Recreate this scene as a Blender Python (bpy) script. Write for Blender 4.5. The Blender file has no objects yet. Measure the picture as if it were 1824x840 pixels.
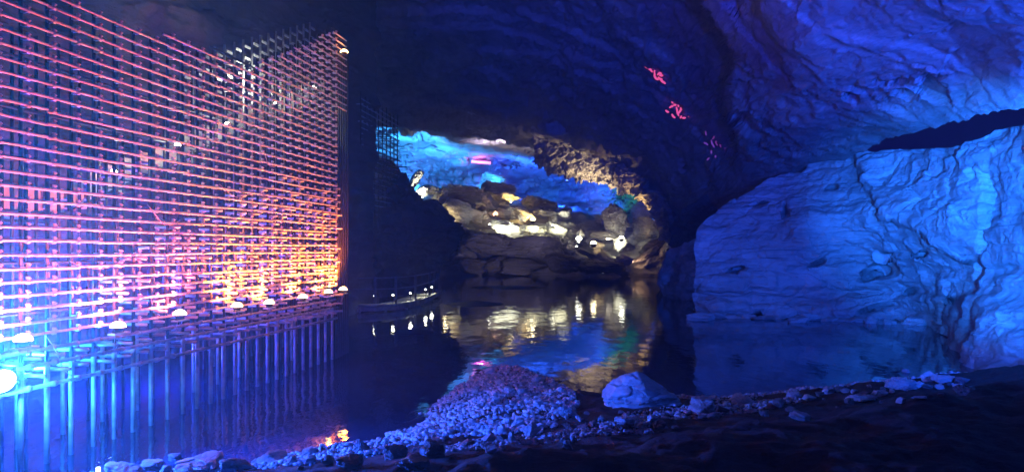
import bpy, bmesh, math, random
import numpy as np
from mathutils import Vector, Matrix
from mathutils.bvhtree import BVHTree

# ------------------------------------------------------------------ camera
scn = bpy.context.scene
COL = scn.collection
EYE = 2.8           # eye height above the lake (metres)
F = 1300.0          # focal length in pixels of the 1824 px wide picture
CX, HY = 912.0, 445.0

cam_d = bpy.data.cameras.new('camera')
cam = bpy.data.objects.new('camera', cam_d)
COL.objects.link(cam)
cam.location = (0, 0, EYE)
cam.rotation_euler = (math.radians(90), 0, 0)
cam_d.sensor_width = 36.0
cam_d.lens = 36.0 * F / 1824.0
cam_d.shift_y = 25.0 / 1824.0
cam_d.clip_start = 0.05
cam_d.clip_end = 600
scn.camera = cam

# ------------------------------------------------------------------ world, exposure
w = bpy.data.worlds.new("World")
scn.world = w
w.use_nodes = True
bg = w.node_tree.nodes['Background']
bg.inputs[0].default_value = (0.06, 0.03, 0.6, 1)
bg.inputs[1].default_value = 0.045
scn.view_settings.view_transform = 'Standard'
scn.view_settings.look = 'None'
scn.view_settings.exposure = 0
scn.view_settings.gamma = 1
scn.render.engine = 'CYCLES'
cy = scn.cycles
cy.use_denoising = True
cy.max_bounces = 5
cy.diffuse_bounces = 2
cy.glossy_bounces = 3
cy.transmission_bounces = 2
cy.volume_bounces = 0
cy.sample_clamp_indirect = 6
cy.sample_clamp_direct = 0
cy.caustics_reflective = False
cy.caustics_refractive = False
HAZE = 0.0026

def P(px, py, D):
    """point at depth D (metres ahead) seen at a place of the picture"""
    return Vector(((px - CX) / F * D, D, EYE + (HY - py) / F * D))

def lamp(name, loc, col, watts, target=None, angle=None, blend=0.4, r=0.06):
    kind = 'SPOT' if target is not None else 'POINT'
    ld = bpy.data.lights.new(name, kind)
    ld.color = col
    ld.energy = watts
    ld.shadow_soft_size = r
    o = bpy.data.objects.new(name, ld)
    COL.objects.link(o)
    o.location = loc
    if target is not None:
        ld.spot_size = math.radians(angle)
        ld.spot_blend = blend
        o.rotation_euler = (Vector(target) - Vector(loc)).to_track_quat('-Z', 'Y').to_euler()
    return o

BLUE = (0.010, 0.085, 1.0)
AZURE = (0.02, 0.20, 1.0)
CYAN = (0.03, 0.33, 1.0)
WARM = (1.0, 0.72, 0.30)
COOLW = (1.0, 0.98, 0.72)
# show floods and added fills on the bank, right of the picture and behind
lamp('rock_flood', (3.3, 3.5, 2.6), (0.012, 0.17, 1.0), 150000, P(1765, 355, 20), 28, 1.0, 0.12)
lamp('rock_flood', (4.5, 1.0, 3.4), BLUE, 42000, P(1430, 425, 31), 34, 0.8, 0.12)
lamp('roof_flood', (7.0, 4.5, 1.6), BLUE, 4200, P(1600, 0, 13), 70, 1.0, 0.12)
lamp('roof_flood', (6.0, 0.0, 2.0), BLUE, 25000, P(1440, 110, 20), 40, 1.0, 0.12)
lamp('roof_flood', (1.0, -3.0, 2.4), (0.025, 0.045, 1.0), 62000, P(1120, 30, 40), 40, 1.0, 0.2)  # unseen indigo fill added behind the camera to lift the dark roof
lamp('rock_flood', (-1.0, -1.0, 3.6), BLUE, 22000, P(1214, 470, 42), 9, 0.9, 0.12)  # unseen narrow spot added to light only the small rock bump
lamp('bank_flood', (-5.2, 3.2, 3.3), (0.012, 0.085, 1.0), 5200, (0.0, 16.0, 0.4), 48, 0.6, 0.10)

# ------------------------------------------------------------------ numpy noise
def _hash(ix, iy, iz, seed):
    h = (ix * 374761393 + iy * 668265263 + iz * 2147483647 + seed * 974711) & 0xFFFFFFFF
    h = ((h ^ (h >> 13)) * 1274126177) & 0xFFFFFFFF
    h = h ^ (h >> 16)
    return (h & 0xFFFFFF).astype(np.float64) / float(0xFFFFFF)

def vnoise(p, seed=0):
    p = np.asarray(p, dtype=np.float64)
    i = np.floor(p).astype(np.int64)
    f = p - i
    u = f * f * f * (f * (f * 6 - 15) + 10)
    r = 0
    for dx in (0, 1):
        wx = u[..., 0] if dx else 1 - u[..., 0]
        for dy in (0, 1):
            wy = u[..., 1] if dy else 1 - u[..., 1]
            for dz in (0, 1):
                wz = u[..., 2] if dz else 1 - u[..., 2]
                r = r + wx * wy * wz * _hash(i[..., 0] + dx, i[..., 1] + dy, i[..., 2] + dz, seed)
    return r * 2 - 1

def fbm(p, octv=5, seed=0, gain=0.5, lac=2.03):
    a, s, r = 1.0, 0.0, 0
    p = np.asarray(p, dtype=np.float64).copy()
    for k in range(octv):
        r = r + a * vnoise(p, seed + k * 17)
        s += a
        a *= gain
        p = p * lac + 11.3
    return r / s

def ridged(p, octv=4, seed=0):
    a, s, r = 1.0, 0.0, 0
    p = np.asarray(p, dtype=np.float64).copy()
    for k in range(octv):
        r = r + a * (1 - 2 * np.abs(vnoise(p, seed + k * 23)))
        s += a
        a *= 0.5
        p = p * 2.05 + 7.1
    return r / s

def terrace(v, n, sharp=0.8):
    t = v * n
    i = np.floor(t)
    f = t - i
    g = np.clip((f - sharp) / (1 - sharp), 0, 1)
    return (i + g * g * (3 - 2 * g)) / n

def facets(p, seed=0, tilt=1.0):
    """broken-block height: nearest cell's own level and slope, plus a groove along the joints"""
    p = np.asarray(p, float)
    sh = p.shape[:-1]
    p = p.reshape(-1, 3)
    p = p + 0.35 * np.stack([vnoise(p * 1.3, seed + 5), vnoise(p * 1.3 + 9.1, seed + 6), vnoise(p * 1.3 + 17.7, seed + 7)], -1)
    i = np.floor(p).astype(np.int64)
    best = np.full(len(p), 9.0); sec = np.full(len(p), 9.0); out = np.zeros(len(p))
    for dx in (-1, 0, 1):
        for dy in (-1, 0, 1):
            for dz in (-1, 0, 1):
                c = i + np.array([dx, dy, dz])
                hs = [_hash(c[:, 0], c[:, 1], c[:, 2], seed + k * 31) for k in range(7)]
                f = c + np.stack(hs[:3], -1)
                r = p - f
                d = np.sqrt((r ** 2).sum(-1))
                g = np.stack(hs[3:6], -1) * 2 - 1
                v = (hs[6] * 2 - 1) * 0.7 + tilt * (r * g).sum(-1)
                m_ = d < best
                sec = np.where(m_, best, np.minimum(sec, d))
                best = np.where(m_, d, best); out = np.where(m_, v, out)
    groove = np.exp(-((sec - best) / 0.07) ** 2)
    return (out - 0.35 * groove).reshape(sh)

def sstep(a, b, x):
    t = np.clip((x - a) / (b - a), 0, 1)
    return t * t * (3 - 2 * t)

class TPS:
    def __init__(self, pts, vals, scale, smooth=1e-4):
        self.p = np.array(pts, float) / scale
        self.s = scale
        v = np.array(vals, float)
        n = len(v)
        A = np.zeros((n + 3, n + 3))
        A[:n, :n] = self.k(self.p, self.p) + np.eye(n) * smooth
        A[:n, n] = 1
        A[:n, n + 1:] = self.p
        A[n, :n] = 1
        A[n + 1:, :n] = self.p.T
        self.c = np.linalg.solve(A, np.concatenate([v, np.zeros(3)]))
    @staticmethod
    def k(a, b):
        d2 = ((a[:, None, :] - b[None, :, :]) ** 2).sum(-1)
        return 0.5 * d2 * np.log(d2 + 1e-12)
    def __call__(self, x, y):
        sh = np.shape(x)
        q = np.stack([np.ravel(x), np.ravel(y)], -1) / self.s
        out = np.zeros(len(q))
        n = len(self.p)
        for i in range(0, len(q), 20000):
            b = q[i:i + 20000]
            out[i:i + 20000] = self.k(b, self.p) @ self.c[:n] + self.c[n] + b @ self.c[n + 1:]
        return out.reshape(sh)

# ------------------------------------------------------------------ mesh helpers
def link_mesh(name, me, m, parent=None):
    o = bpy.data.objects.new(name, me)
    COL.objects.link(o)
    if m is not None:
        me.materials.append(m)
    if parent is not None:
        o.parent = parent
    return o

def tag(o, label=None, cat=None, group=None, kind=None):
    if label: o['label'] = label
    if cat: o['category'] = cat
    if group: o['group'] = group
    if kind: o['kind'] = kind
    return o

def empty(name, loc, label, cat, group=None, rot=(0, 0, 0)):
    o = bpy.data.objects.new(name, None)
    COL.objects.link(o)
    o.location = loc
    o.rotation_euler = rot
    o.empty_display_size = 0.2
    return tag(o, label, cat, group)

def copy_tree(o, parent=None):
    c = o.copy()
    COL.objects.link(c)
    if parent is not None:
        c.parent = parent
    for ch in list(o.children):
        copy_tree(ch, c)
    return c

def grid_mesh(name, W, smooth=True):
    """W: (rows, cols, 3) world points -> mesh data"""
    R, C = W.shape[:2]
    me = bpy.data.meshes.new(name)
    v = W.reshape(-1, 3)
    i = np.arange(R * C).reshape(R, C)
    q = np.stack([i[:-1, :-1], i[:-1, 1:], i[1:, 1:], i[1:, :-1]], -1).reshape(-1, 4)
    me.vertices.add(len(v))
    me.vertices.foreach_set('co', v.astype(np.float32).ravel())
    me.loops.add(q.size)
    me.loops.foreach_set('vertex_index', q.astype(np.int32).ravel())
    me.polygons.add(len(q))
    me.polygons.foreach_set('loop_start', np.arange(0, q.size, 4, dtype=np.int32))
    me.polygons.foreach_set('loop_total', np.full(len(q), 4, dtype=np.int32))
    me.polygons.foreach_set('use_smooth', np.full(len(q), smooth))
    me.update(calc_edges=True)
    me.validate()
    return me

def grid_normals(W):
    du = np.gradient(W, axis=1)
    dv = np.gradient(W, axis=0)
    n = np.cross(du, dv)
    n /= np.linalg.norm(n, axis=-1, keepdims=True) + 1e-12
    # towards the camera
    s = np.sign(((np.array([0, 0, EYE]) - W) * n).sum(-1, keepdims=True))
    s[s == 0] = 1
    return n * s

def unproject(px, py, D):
    return np.stack([(px - CX) / F * D, D, EYE + (HY - py) / F * D], -1)

class MB:
    """collects boxes, tubes and lumps into ONE mesh"""
    def __init__(self):
        self.v, self.f = [], []
    def tube(self, a, b, r, n=8, r2=None, caps=True):
        a, b = Vector(a), Vector(b)
        d = (b - a).normalized()
        u = d.orthogonal().normalized()
        t = d.cross(u)
        r2 = r if r2 is None else r2
        o = len(self.v)
        for k in range(n):
            c = math.cos(2 * math.pi * k / n); s = math.sin(2 * math.pi * k / n)
            self.v.append(a + (u * c + t * s) * r)
            self.v.append(b + (u * c + t * s) * r2)
        for k in range(n):
            k2 = (k + 1) % n
            self.f.append((o + 2 * k, o + 2 * k2, o + 2 * k2 + 1, o + 2 * k + 1))
        if caps:
            self.f.append(tuple(o + 2 * k for k in reversed(range(n))))
            self.f.append(tuple(o + 2 * k + 1 for k in range(n)))
        return self
    def path(self, pts, r, n=6, radii=None):
        pts = [Vector(p) for p in pts]
        o = len(self.v)
        up = Vector((0.13, 0.2, 1)).normalized()
        for i, p in enumerate(pts):
            d = (pts[min(i + 1, len(pts) - 1)] - pts[max(i - 1, 0)]).normalized()
            u = d.cross(up)
            if u.length < 1e-3: u = d.orthogonal()
            u.normalize()
            t = d.cross(u)
            rr = radii[i] if radii else r
            for k in range(n):
                c = math.cos(2 * math.pi * k / n); s = math.sin(2 * math.pi * k / n)
                self.v.append(p + (u * c + t * s) * rr)
        for i in range(len(pts) - 1):
            for k in range(n):
                k2 = (k + 1) % n
                self.f.append((o + i * n + k, o + i * n + k2, o + (i + 1) * n + k2, o + (i + 1) * n + k))
        self.f.append(tuple(o + k for k in reversed(range(n))))
        e = o + (len(pts) - 1) * n
        self.f.append(tuple(e + k for k in range(n)))
        return self
    def box(self, c, x, y, z, hx, hy, hz):
        c, x, y, z = Vector(c), Vector(x), Vector(y), Vector(z)
        o = len(self.v)
        for i in (-1, 1):
            for j in (-1, 1):
                for k in (-1, 1):
                    self.v.append(c + x * i * hx + y * j * hy + z * k * hz)
        for f in ((0, 1, 3, 2), (4, 6, 7, 5), (0, 4, 5, 1), (2, 3, 7, 6), (0, 2, 6, 4), (1, 5, 7, 3)):
            self.f.append(tuple(o + a for a in f))
        return self
    def dome(self, c, x, y, z, rx, ry, rz, nu=14, nv=5):
        c, x, y, z = Vector(c), Vector(x), Vector(y), Vector(z)
        o = len(self.v)
        for j in range(nv):
            a = 0.5 * math.pi * j / nv
            for k in range(nu):
                b = 2 * math.pi * k / nu
                self.v.append(c + x * rx * math.cos(a) * math.cos(b) + y * ry * math.cos(a) * math.sin(b) + z * rz * math.sin(a))
        self.v.append(c + z * rz)
        top = len(self.v) - 1
        for j in range(nv - 1):
            for k in range(nu):
                k2 = (k + 1) % nu
                self.f.append((o + j * nu + k, o + j * nu + k2, o + (j + 1) * nu + k2, o + (j + 1) * nu + k))
        for k in range(nu):
            self.f.append((o + (nv - 1) * nu + k, o + (nv - 1) * nu + (k + 1) % nu, top))
        self.f.append(tuple(o + k for k in reversed(range(nu))))
        return self
    def build(self, name, m, parent=None, smooth=False, local=None):
        me = bpy.data.meshes.new(name)
        off = Vector(local) if local is not None else Vector((0, 0, 0))
        me.from_pydata([tuple(v - off) for v in self.v], [], self.f)
        if smooth:
            me.polygons.foreach_set('use_smooth', [True] * len(me.polygons))
        me.update()
        return link_mesh(name, me, m, parent)

# ------------------------------------------------------------------ materials
def new_mat(name):
    m = bpy.data.materials.new(name)
    m.use_nodes = True
    nt = m.node_tree
    return m, nt, nt.nodes, nt.links, nt.nodes['Principled BSDF']

def rock_mat(name, c1, c2, c3, scale=1.0, strata=0.5, bump=0.5, rough=0.85, dist=0.06, fine=1.0, crack=0.22, draw=1.0):
    m, nt, N, L, b = new_mat(name)
    geo = N.new('ShaderNodeNewGeometry')
    mp = N.new('ShaderNodeMapping'); mp.inputs['Scale'].default_value = (scale, scale * draw, scale)
    L.new(geo.outputs['Position'], mp.inputs[0])
    n1 = N.new('ShaderNodeTexNoise'); n1.inputs['Scale'].default_value = 0.35; n1.inputs['Detail'].default_value = 9; n1.inputs['Roughness'].default_value = 0.65
    L.new(mp.outputs[0], n1.inputs[0])
    ms = N.new('ShaderNodeMapping'); ms.inputs['Scale'].default_value = (0.25 * scale, 0.25 * scale, 3.0 * scale); ms.inputs['Rotation'].default_value = (0.05, 0.10, 0)
    L.new(geo.outputs['Position'], ms.inputs[0])
    n2 = N.new('ShaderNodeTexNoise'); n2.inputs['Scale'].default_value = 1.1; n2.inputs['Detail'].default_value = 7; n2.inputs['Roughness'].default_value = 0.6
    L.new(ms.outputs[0], n2.inputs[0])
    mixf = N.new('ShaderNodeMix'); mixf.inputs[0].default_value = strata
    L.new(n1.outputs[0], mixf.inputs[2]); L.new(n2.outputs[0], mixf.inputs[3])
    cr = N.new('ShaderNodeValToRGB')
    e = cr.color_ramp.elements
    e[0].position = 0.32; e[0].color = (*c1, 1)
    e[1].position = 0.68; e[1].color = (*c3, 1)
    mid = e.new(0.5); mid.color = (*c2, 1)
    L.new(mixf.outputs[0], cr.inputs[0])
    # dark cracks and stains
    vo = N.new('ShaderNodeTexVoronoi'); vo.feature = 'DISTANCE_TO_EDGE'; vo.inputs['Scale'].default_value = 0.8
    wn = N.new('ShaderNodeTexNoise'); wn.inputs['Scale'].default_value = 1.7; wn.inputs['Detail'].default_value = 5
    L.new(mp.outputs[0], wn.inputs[0])
    ad = N.new('ShaderNodeMix'); ad.data_type = 'VECTOR'; ad.inputs[0].default_value = 0.6
    L.new(ms.outputs[0], ad.inputs[4]); L.new(wn.outputs[1], ad.inputs[5])
    L.new(ad.outputs[1], vo.inputs[0])
    ck = N.new('ShaderNodeMapRange'); ck.inputs[1].default_value = 0.0; ck.inputs[2].default_value = 0.035; ck.inputs[3].default_value = 0.35; ck.inputs[4].default_value = 1.0
    L.new(vo.outputs[0], ck.inputs[0])
    mul = N.new('ShaderNodeMix'); mul.data_type = 'RGBA'; mul.blend_type = 'MULTIPLY'; mul.inputs[0].default_value = crack
    L.new(cr.outputs[0], mul.inputs[6]); L.new(ck.outputs[0], mul.inputs[7])
    L.new(mul.outputs[2], b.inputs['Base Color'])
    b.inputs['Roughness'].default_value = rough
    n3 = N.new('ShaderNodeTexNoise'); n3.inputs['Scale'].default_value = 2.2 * fine; n3.inputs['Detail'].default_value = 12; n3.inputs['Roughness'].default_value = 0.72
    L.new(mp.outputs[0], n3.inputs[0])
    a1 = N.new('ShaderNodeMath'); a1.operation = 'MULTIPLY_ADD'; a1.inputs[1].default_value = 0.9
    L.new(n2.outputs[0], a1.inputs[0]); L.new(n3.outputs[0], a1.inputs[2])
    a2 = N.new('ShaderNodeMath'); a2.operation = 'MULTIPLY_ADD'; a2.inputs[1].default_value = 0.12
    L.new(ck.outputs[0], a2.inputs[0]); L.new(a1.outputs[0], a2.inputs[2])
    bp = N.new('ShaderNodeBump'); bp.inputs['Strength'].default_value = bump; bp.inputs['Distance'].default_value = dist * 5 / scale
    L.new(a2.outputs[0], bp.inputs['Height'])
    L.new(bp.outputs[0], b.inputs['Normal'])
    return m

def plain_mat(name, col, rough=0.5, metal=0.0, var=0.25, scale=14, bump=0.15):
    m, nt, N, L, b = new_mat(name)
    tc = N.new('ShaderNodeNewGeometry')
    n = N.new('ShaderNodeTexNoise'); n.inputs['Scale'].default_value = scale; n.inputs['Detail'].default_value = 6
    L.new(tc.outputs['Position'], n.inputs[0])
    cr = N.new('ShaderNodeValToRGB')
    cr.color_ramp.elements[0].position = 0.3
    cr.color_ramp.elements[0].color = (*[c * (1 - var) for c in col], 1)
    cr.color_ramp.elements[1].position = 0.7
    cr.color_ramp.elements[1].color = (*[min(1, c * (1 + var)) for c in col], 1)
    L.new(n.outputs[0], cr.inputs[0]); L.new(cr.outputs[0], b.inputs['Base Color'])
    b.inputs['Roughness'].default_value = rough
    b.inputs['Metallic'].default_value = metal
    bp = N.new('ShaderNodeBump'); bp.inputs['Strength'].default_value = bump; bp.inputs['Distance'].default_value = 0.01
    L.new(n.outputs[0], bp.inputs['Height']); L.new(bp.outputs[0], b.inputs['Normal'])
    return m

def glow_mat(name, col, strength, sample=False):
    m, nt, N, L, b = new_mat(name)
    b.inputs['Base Color'].default_value = (0.3, 0.3, 0.3, 1)
    b.inputs['Emission Color'].default_value = (*col, 1)
    b.inputs['Emission Strength'].default_value = strength
    m.cycles.emission_sampling = 'AUTO' if sample else 'NONE'
    return m

M_CEIL = rock_mat('ceiling_limestone', (0.13, 0.12, 0.11), (0.22, 0.21, 0.20), (0.32, 0.31, 0.29), 1.2, 0.08, 0.8, 0.9, draw=0.42)
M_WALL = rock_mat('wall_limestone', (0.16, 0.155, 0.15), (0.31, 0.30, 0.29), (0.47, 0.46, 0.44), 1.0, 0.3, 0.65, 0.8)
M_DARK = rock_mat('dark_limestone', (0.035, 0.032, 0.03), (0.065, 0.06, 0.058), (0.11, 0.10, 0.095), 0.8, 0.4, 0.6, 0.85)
M_CHAM = rock_mat('chamber_limestone', (0.28, 0.27, 0.26), (0.38, 0.37, 0.36), (0.48, 0.47, 0.46), 0.28, 0.7, 0.6, 0.9)
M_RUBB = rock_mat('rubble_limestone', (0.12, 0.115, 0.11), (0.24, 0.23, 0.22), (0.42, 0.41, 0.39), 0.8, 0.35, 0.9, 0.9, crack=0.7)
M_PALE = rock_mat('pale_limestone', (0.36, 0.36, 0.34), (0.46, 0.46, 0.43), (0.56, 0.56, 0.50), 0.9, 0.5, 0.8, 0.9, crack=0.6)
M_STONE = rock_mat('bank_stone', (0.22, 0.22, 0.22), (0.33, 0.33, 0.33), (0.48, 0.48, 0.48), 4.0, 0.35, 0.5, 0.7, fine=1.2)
M_DSTONE = rock_mat('shade_dark_stone', (0.04, 0.04, 0.04), (0.08, 0.08, 0.08), (0.16, 0.16, 0.16), 4.0, 0.3, 0.6, 0.5)  # darker bank stone, shade put into its colour so stones look less lit
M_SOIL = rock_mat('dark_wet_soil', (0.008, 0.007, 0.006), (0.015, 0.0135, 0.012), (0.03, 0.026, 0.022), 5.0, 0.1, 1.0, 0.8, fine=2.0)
M_GRAV = plain_mat('gravel_stone', (0.30, 0.30, 0.30), 0.75, 0, 0.55, 9, 0.4)
M_PIPE = plain_mat('galvanised_pipe', (0.60, 0.58, 0.56), 0.42, 0.15, 0.25, 10, 0.1)
M_POST = plain_mat('dark_steel_post', (0.03, 0.028, 0.034), 0.5, 0.2, 0.4, 9, 0.1)
M_LEG = plain_mat('wet_steel_leg', (0.24, 0.25, 0.27), 0.4, 0.1, 0.35, 8, 0.15)
M_BOARD = plain_mat('white_board', (0.62, 0.61, 0.58), 0.6, 0, 0.12, 6, 0.05)
M_DECK = plain_mat('pale_deck_panel', (0.34, 0.35, 0.32), 0.6, 0, 0.25, 4, 0.05)
M_HOUSE = plain_mat('black_lamp_housing', (0.04, 0.04, 0.045), 0.45, 0.3, 0.2, 20, 0.05)
M_CABLE = plain_mat('grey_cable', (0.30, 0.27, 0.27), 0.5, 0, 0.2, 20, 0.02)
M_CONC = plain_mat('jetty_concrete', (0.36, 0.37, 0.34), 0.8, 0, 0.3, 2.5, 0.4)
M_RAIL = plain_mat('blue_grey_rail', (0.13, 0.135, 0.16), 0.45, 0.3, 0.2, 8, 0.05)

G_ORANGE = glow_mat('orange_lamp_glass', (1.0, 0.55, 0.20), 14)
G_PINK = glow_mat('pink_lamp_glass', (1.0, 0.55, 0.45), 14)
G_CYAN = glow_mat('cyan_lamp_glass', (0.25, 0.75, 1.0), 30)
G_WHITE = glow_mat('white_lamp_glass', (1.0, 0.98, 0.80), 16)
G_WARM = glow_mat('warm_lamp_glass', (1.0, 0.85, 0.50), 25)
G_RED = glow_mat('red_light_tube', (1.0, 0.09, 0.10), 0.85)
G_REDDIM = glow_mat('dim_red_light_tube', (1.0, 0.10, 0.16), 0.12)
G_MAG = glow_mat('magenta_strip', (1.0, 0.10, 0.45), 5, True)
G_BLUE = glow_mat('blue_lamp_glass', (0.08, 0.2, 1.0), 6)

# water
m, nt, N, L, b = new_mat('lake_water')
b.inputs['Base Color'].default_value = (0.012, 0.022, 0.055, 1)
b.inputs['Roughness'].default_value = 0.03
b.inputs['IOR'].default_value = 1.34
geo = N.new('ShaderNodeNewGeometry')
mp1 = N.new('ShaderNodeMapping'); mp1.inputs['Scale'].default_value = (1.0, 0.45, 1)
L.new(geo.outputs['Position'], mp1.inputs[0])
n1 = N.new('ShaderNodeTexNoise'); n1.inputs['Scale'].default_value = 1.6; n1.inputs['Detail'].default_value = 3
n2 = N.new('ShaderNodeTexNoise'); n2.inputs['Scale'].default_value = 14; n2.inputs['Detail'].default_value = 3
L.new(mp1.outputs[0], n1.inputs[0]); L.new(mp1.outputs[0], n2.inputs[0])
ma = N.new('ShaderNodeMath'); ma.operation = 'MULTIPLY_ADD'; ma.inputs[1].default_value = 0.055
L.new(n2.outputs[0], ma.inputs[0]); L.new(n1.outputs[0], ma.inputs[2])
bp = N.new('ShaderNodeBump'); bp.inputs['Strength'].default_value = 1.0; bp.inputs['Distance'].default_value = 0.014
L.new(ma.outputs[0], bp.inputs['Height']); L.new(bp.outputs[0], b.inputs['Normal'])
M_WATER = m

# ================================================================== SETTING
# ---- water
xs = np.linspace(-45, 45, 19); ys = np.linspace(-12, 112, 25)
X, Y = np.meshgrid(xs, ys)
wo = link_mesh('lake_water', grid_mesh('lake_water', np.stack([X, Y, 0 * X], -1)), M_WATER)
tag(wo, kind='structure')

# ---- bank terrain
wl = [(-7.5, 8.2), (-5.1, 9.0), (-3.5, 9.35), (-2.24, 10.5), (-1.44, 11.5), (-1.2, 14.3), (-0.8, 16.6), (-0.1, 17.4), (0.7, 16.0),
      (1.6, 14.5), (2.4, 13.9), (3.3, 13.6), (4.4, 13.9), (7.65, 15.0), (9.6, 15.9), (11.5, 16.6), (15, 18)]
tp, tv = [], []
for x, y in wl:
    tp.append((x, y)); tv.append(0.0)
for x, y in [(-8, 10), (-5, 10.8), (-3, 12), (-2.6, 14), (-2.4, 17), (-1, 19.5), (0.6, 19), (2.6, 17), (5, 16.6), (8, 18), (10, 19), (15, 21), (-12, 14), (-5, 20), (0, 25), (10, 25)]:
    tp.append((x, y)); tv.append(-0.55)
for x, y, z in [(-0.2, 15.6, 0.06), (0.3, 13.5, 0.15), (0.2, 11.3, 0.30), (-0.9, 12.2, 0.17), (1.2, 12.3, 0.20), (2.4, 12.2, 0.30), (3.2, 11.2, 0.34),
                (5.0, 12.6, 0.34), (7.2, 13.6, 0.36), (9.4, 14.2, 0.5), (0.6, 8.6, 0.66), (2.6, 9.2, 0.6), (-1.2, 8.4, 0.52), (-2.6, 7.6, 0.5), (-4.2, 7.0, 0.5), (5, 10.6, 0.6), (7.5, 11.8, 0.65), (-6, 6.5, 0.6), (10.5, 12.6, 0.8), (14, 14, 0.9)]:
    tp.append((x, y)); tv.append(z)
T_bank = TPS(tp, tv, 10.0, 1e-4)
def crest_y(x):
    return 5.55 + 0.50 * x + 0.0 * x
def bank_z(x, y):
    x = np.asarray(x, float); y = np.asarray(y, float)
    base = np.clip(T_bank(x, np.maximum(y, crest_y(x) + 1.6)), -0.8, 0.9)
    p = np.stack([x, y, 0 * x], -1)
    wob = fbm(p * 0.9, 4, 5) * 0.35
    t = sstep(0.75, -0.15, y - crest_y(x) + wob)
    top = 1.22 + 0.05 * fbm(p * 1.7, 4, 8)
    z = base * (1 - t) + top * t
    return z + 0.085 * fbm(p * 0.75, 4, 3) * sstep(-0.3, 0.15, z) + 0.05 * fbm(p * 2.3, 5, 13) + 0.025 * fbm(p * 7, 3, 4) + 0.03 * ridged(p * 4.2, 3, 14)
xs = np.linspace(-14, 16, 560); ys = np.linspace(-8, 22, 560)
X, Y = np.meshgrid(xs, ys)
Zb = bank_z(X, Y)
bank = link_mesh('bank_ground', grid_mesh('bank_ground', np.stack([X, Y, Zb], -1)), M_SOIL)
tag(bank, kind='structure')

def bank_at(px, py):
    """where the line of sight of a picture place meets the bank"""
    dx = (px - CX) / F; dz = (HY - py) / F
    ys_ = np.linspace(2.0, 22, 900)
    zs = np.maximum(bank_z(dx * ys_, ys_), 0.0)
    ray = EYE + dz * ys_
    hit = np.where(ray <= zs)[0]
    k = hit[0] if len(hit) else len(ys_) - 1
    return Vector((dx * ys_[k], ys_[k], zs[k]))

# ---- generic relief sheet of rock
def rock_disp(W, nrm, amp, freq, seed, strata=0.4, crag=0.4, terr=0, blocks=0.55):
    q = W * freq
    d = fbm(q, 6, seed, 0.52)
    s = np.stack([q[..., 0] * 0.35, q[..., 1] * 0.35, q[..., 2] * 2.4], -1)
    st = fbm(s, 4, seed + 50)
    st = terrace(st * 0.5 + 0.5, 7, 0.55) * 2 - 1
    r = ridged(q * 1.7, 4, seed + 90)
    d = d * (1 - strata - crag * 0.5) + st * strata + r * crag * 0.5
    mask = 0.35 + 0.65 * sstep(-0.35, 0.35, fbm(q * 0.55 + 31.0, 3, seed + 500))
    d = d + blocks * mask * (0.75 * facets(q * np.array([1.1, 1.1, 2.4]) , seed + 200, 1.0) + 0.30 * facets(q * np.array([3.1, 3.1, 6.0]), seed + 300, 1.0) + 0.10 * fbm(q * 9, 3, seed + 9))
    if terr:
        d = terrace(d * 0.5 + 0.5, terr, 0.6) * 2 - 1 + 0.12 * fbm(q * 6, 3, seed + 7)
    return W + nrm * (d * amp)[..., None]

# ---- near ceiling (arches down to the right, ends in a ragged lip over the lake)
lip = [(-500, 215), (300, 215), (560, 215), (640, 218), (708, 226), (760, 230), (800, 236), (812, 243), (850, 238), (868, 249), (888, 246), (905, 253), (930, 256), (960, 262),
       (1000, 268), (1040, 283), (1090, 305), (1130, 333), (1165, 362), (1185, 384), (1200, 405), (1230, 425), (1262, 415), (1300, 378), (1330, 352), (1400, 315), (1460, 292), (1520, 272),
       (1600, 240), (1680, 219), (1760, 197), (1824, 181), (2000, 147), (2300, 95)]
lx = np.array([a for a, _ in lip], float); ly = np.array([b for _, b in lip], float)
kc = [(0, -300, 13.0), (0, 0, 13.4), (0, 215, 13.8), (400, 0, 13.6), (560, 215, 14.0), (700, 0, 13.8), (720, 226, 14.2), (880, 250, 13.8), (960, 262, 12.6), (940, 0, 13.2), (940, 120, 13.2),
      (1060, 290, 10.0), (1150, 345, 6.6), (1195, 400, 2.6), (1230, 425, 0.9), (1262, 415, 1.3), (1250, 380, 2.9), (1330, 345, 3.1), (1300, 200, 7.1), (1150, 130, 10.0), (1200, 280, 7.3), (1100, 0, 11.0), (1240, 0, 9.2), (1400, 100, 5.7),
      (1520, 272, 4.4), (1700, 220, 3.6), (1824, 192, 3.0), (1824, 0, 3.4), (1500, 0, 5.0), (2200, 100, 2.6), (2200, -300, 3.0), (1400, -400, 5.0), (900, -500, 11.0), (300, -700, 12.0), (1500, -900, 4.5)]
K_ceil = TPS([(a, b) for a, b, _ in kc], [c for _, _, c in kc], 1000.0, 2e-3)
def ceil_h(px, py):
    h = K_ceil(px, py)
    ex = np.interp(py, [-900, 0, 40, 80, 130, 200, 260, 330], [1050, 1240, 1268, 1294, 1306, 1298, 1318, 1335])
    ex = ex + 14 * fbm(np.stack([py / 40, 0 * py, 0 * py], -1), 3, 77)
    st = sstep(-9, 7, px - ex) * sstep(330, 200, py)
    return np.maximum(h, 0.5) * (1 - 0.21 * st)
cols = np.concatenate([np.linspace(-500, 560, 110), np.linspace(562, 1900, 520), np.linspace(1910, 2300, 30)])
vrow = np.concatenate([np.linspace(0, 1, 330) ** 1.05, [1.35, 1.8, 2.6, 3.6]])
PX = np.tile(cols, (len(vrow), 1))
lipc = np.interp(cols, lx, ly)
PY = lipc[None, :] + (-160 - lipc[None, :]) * vrow[:, None]
Dm = ceil_h(PX, PY) * F / (HY - PY)
W = unproject(PX, PY, Dm)
nrm = grid_normals(W)
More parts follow.
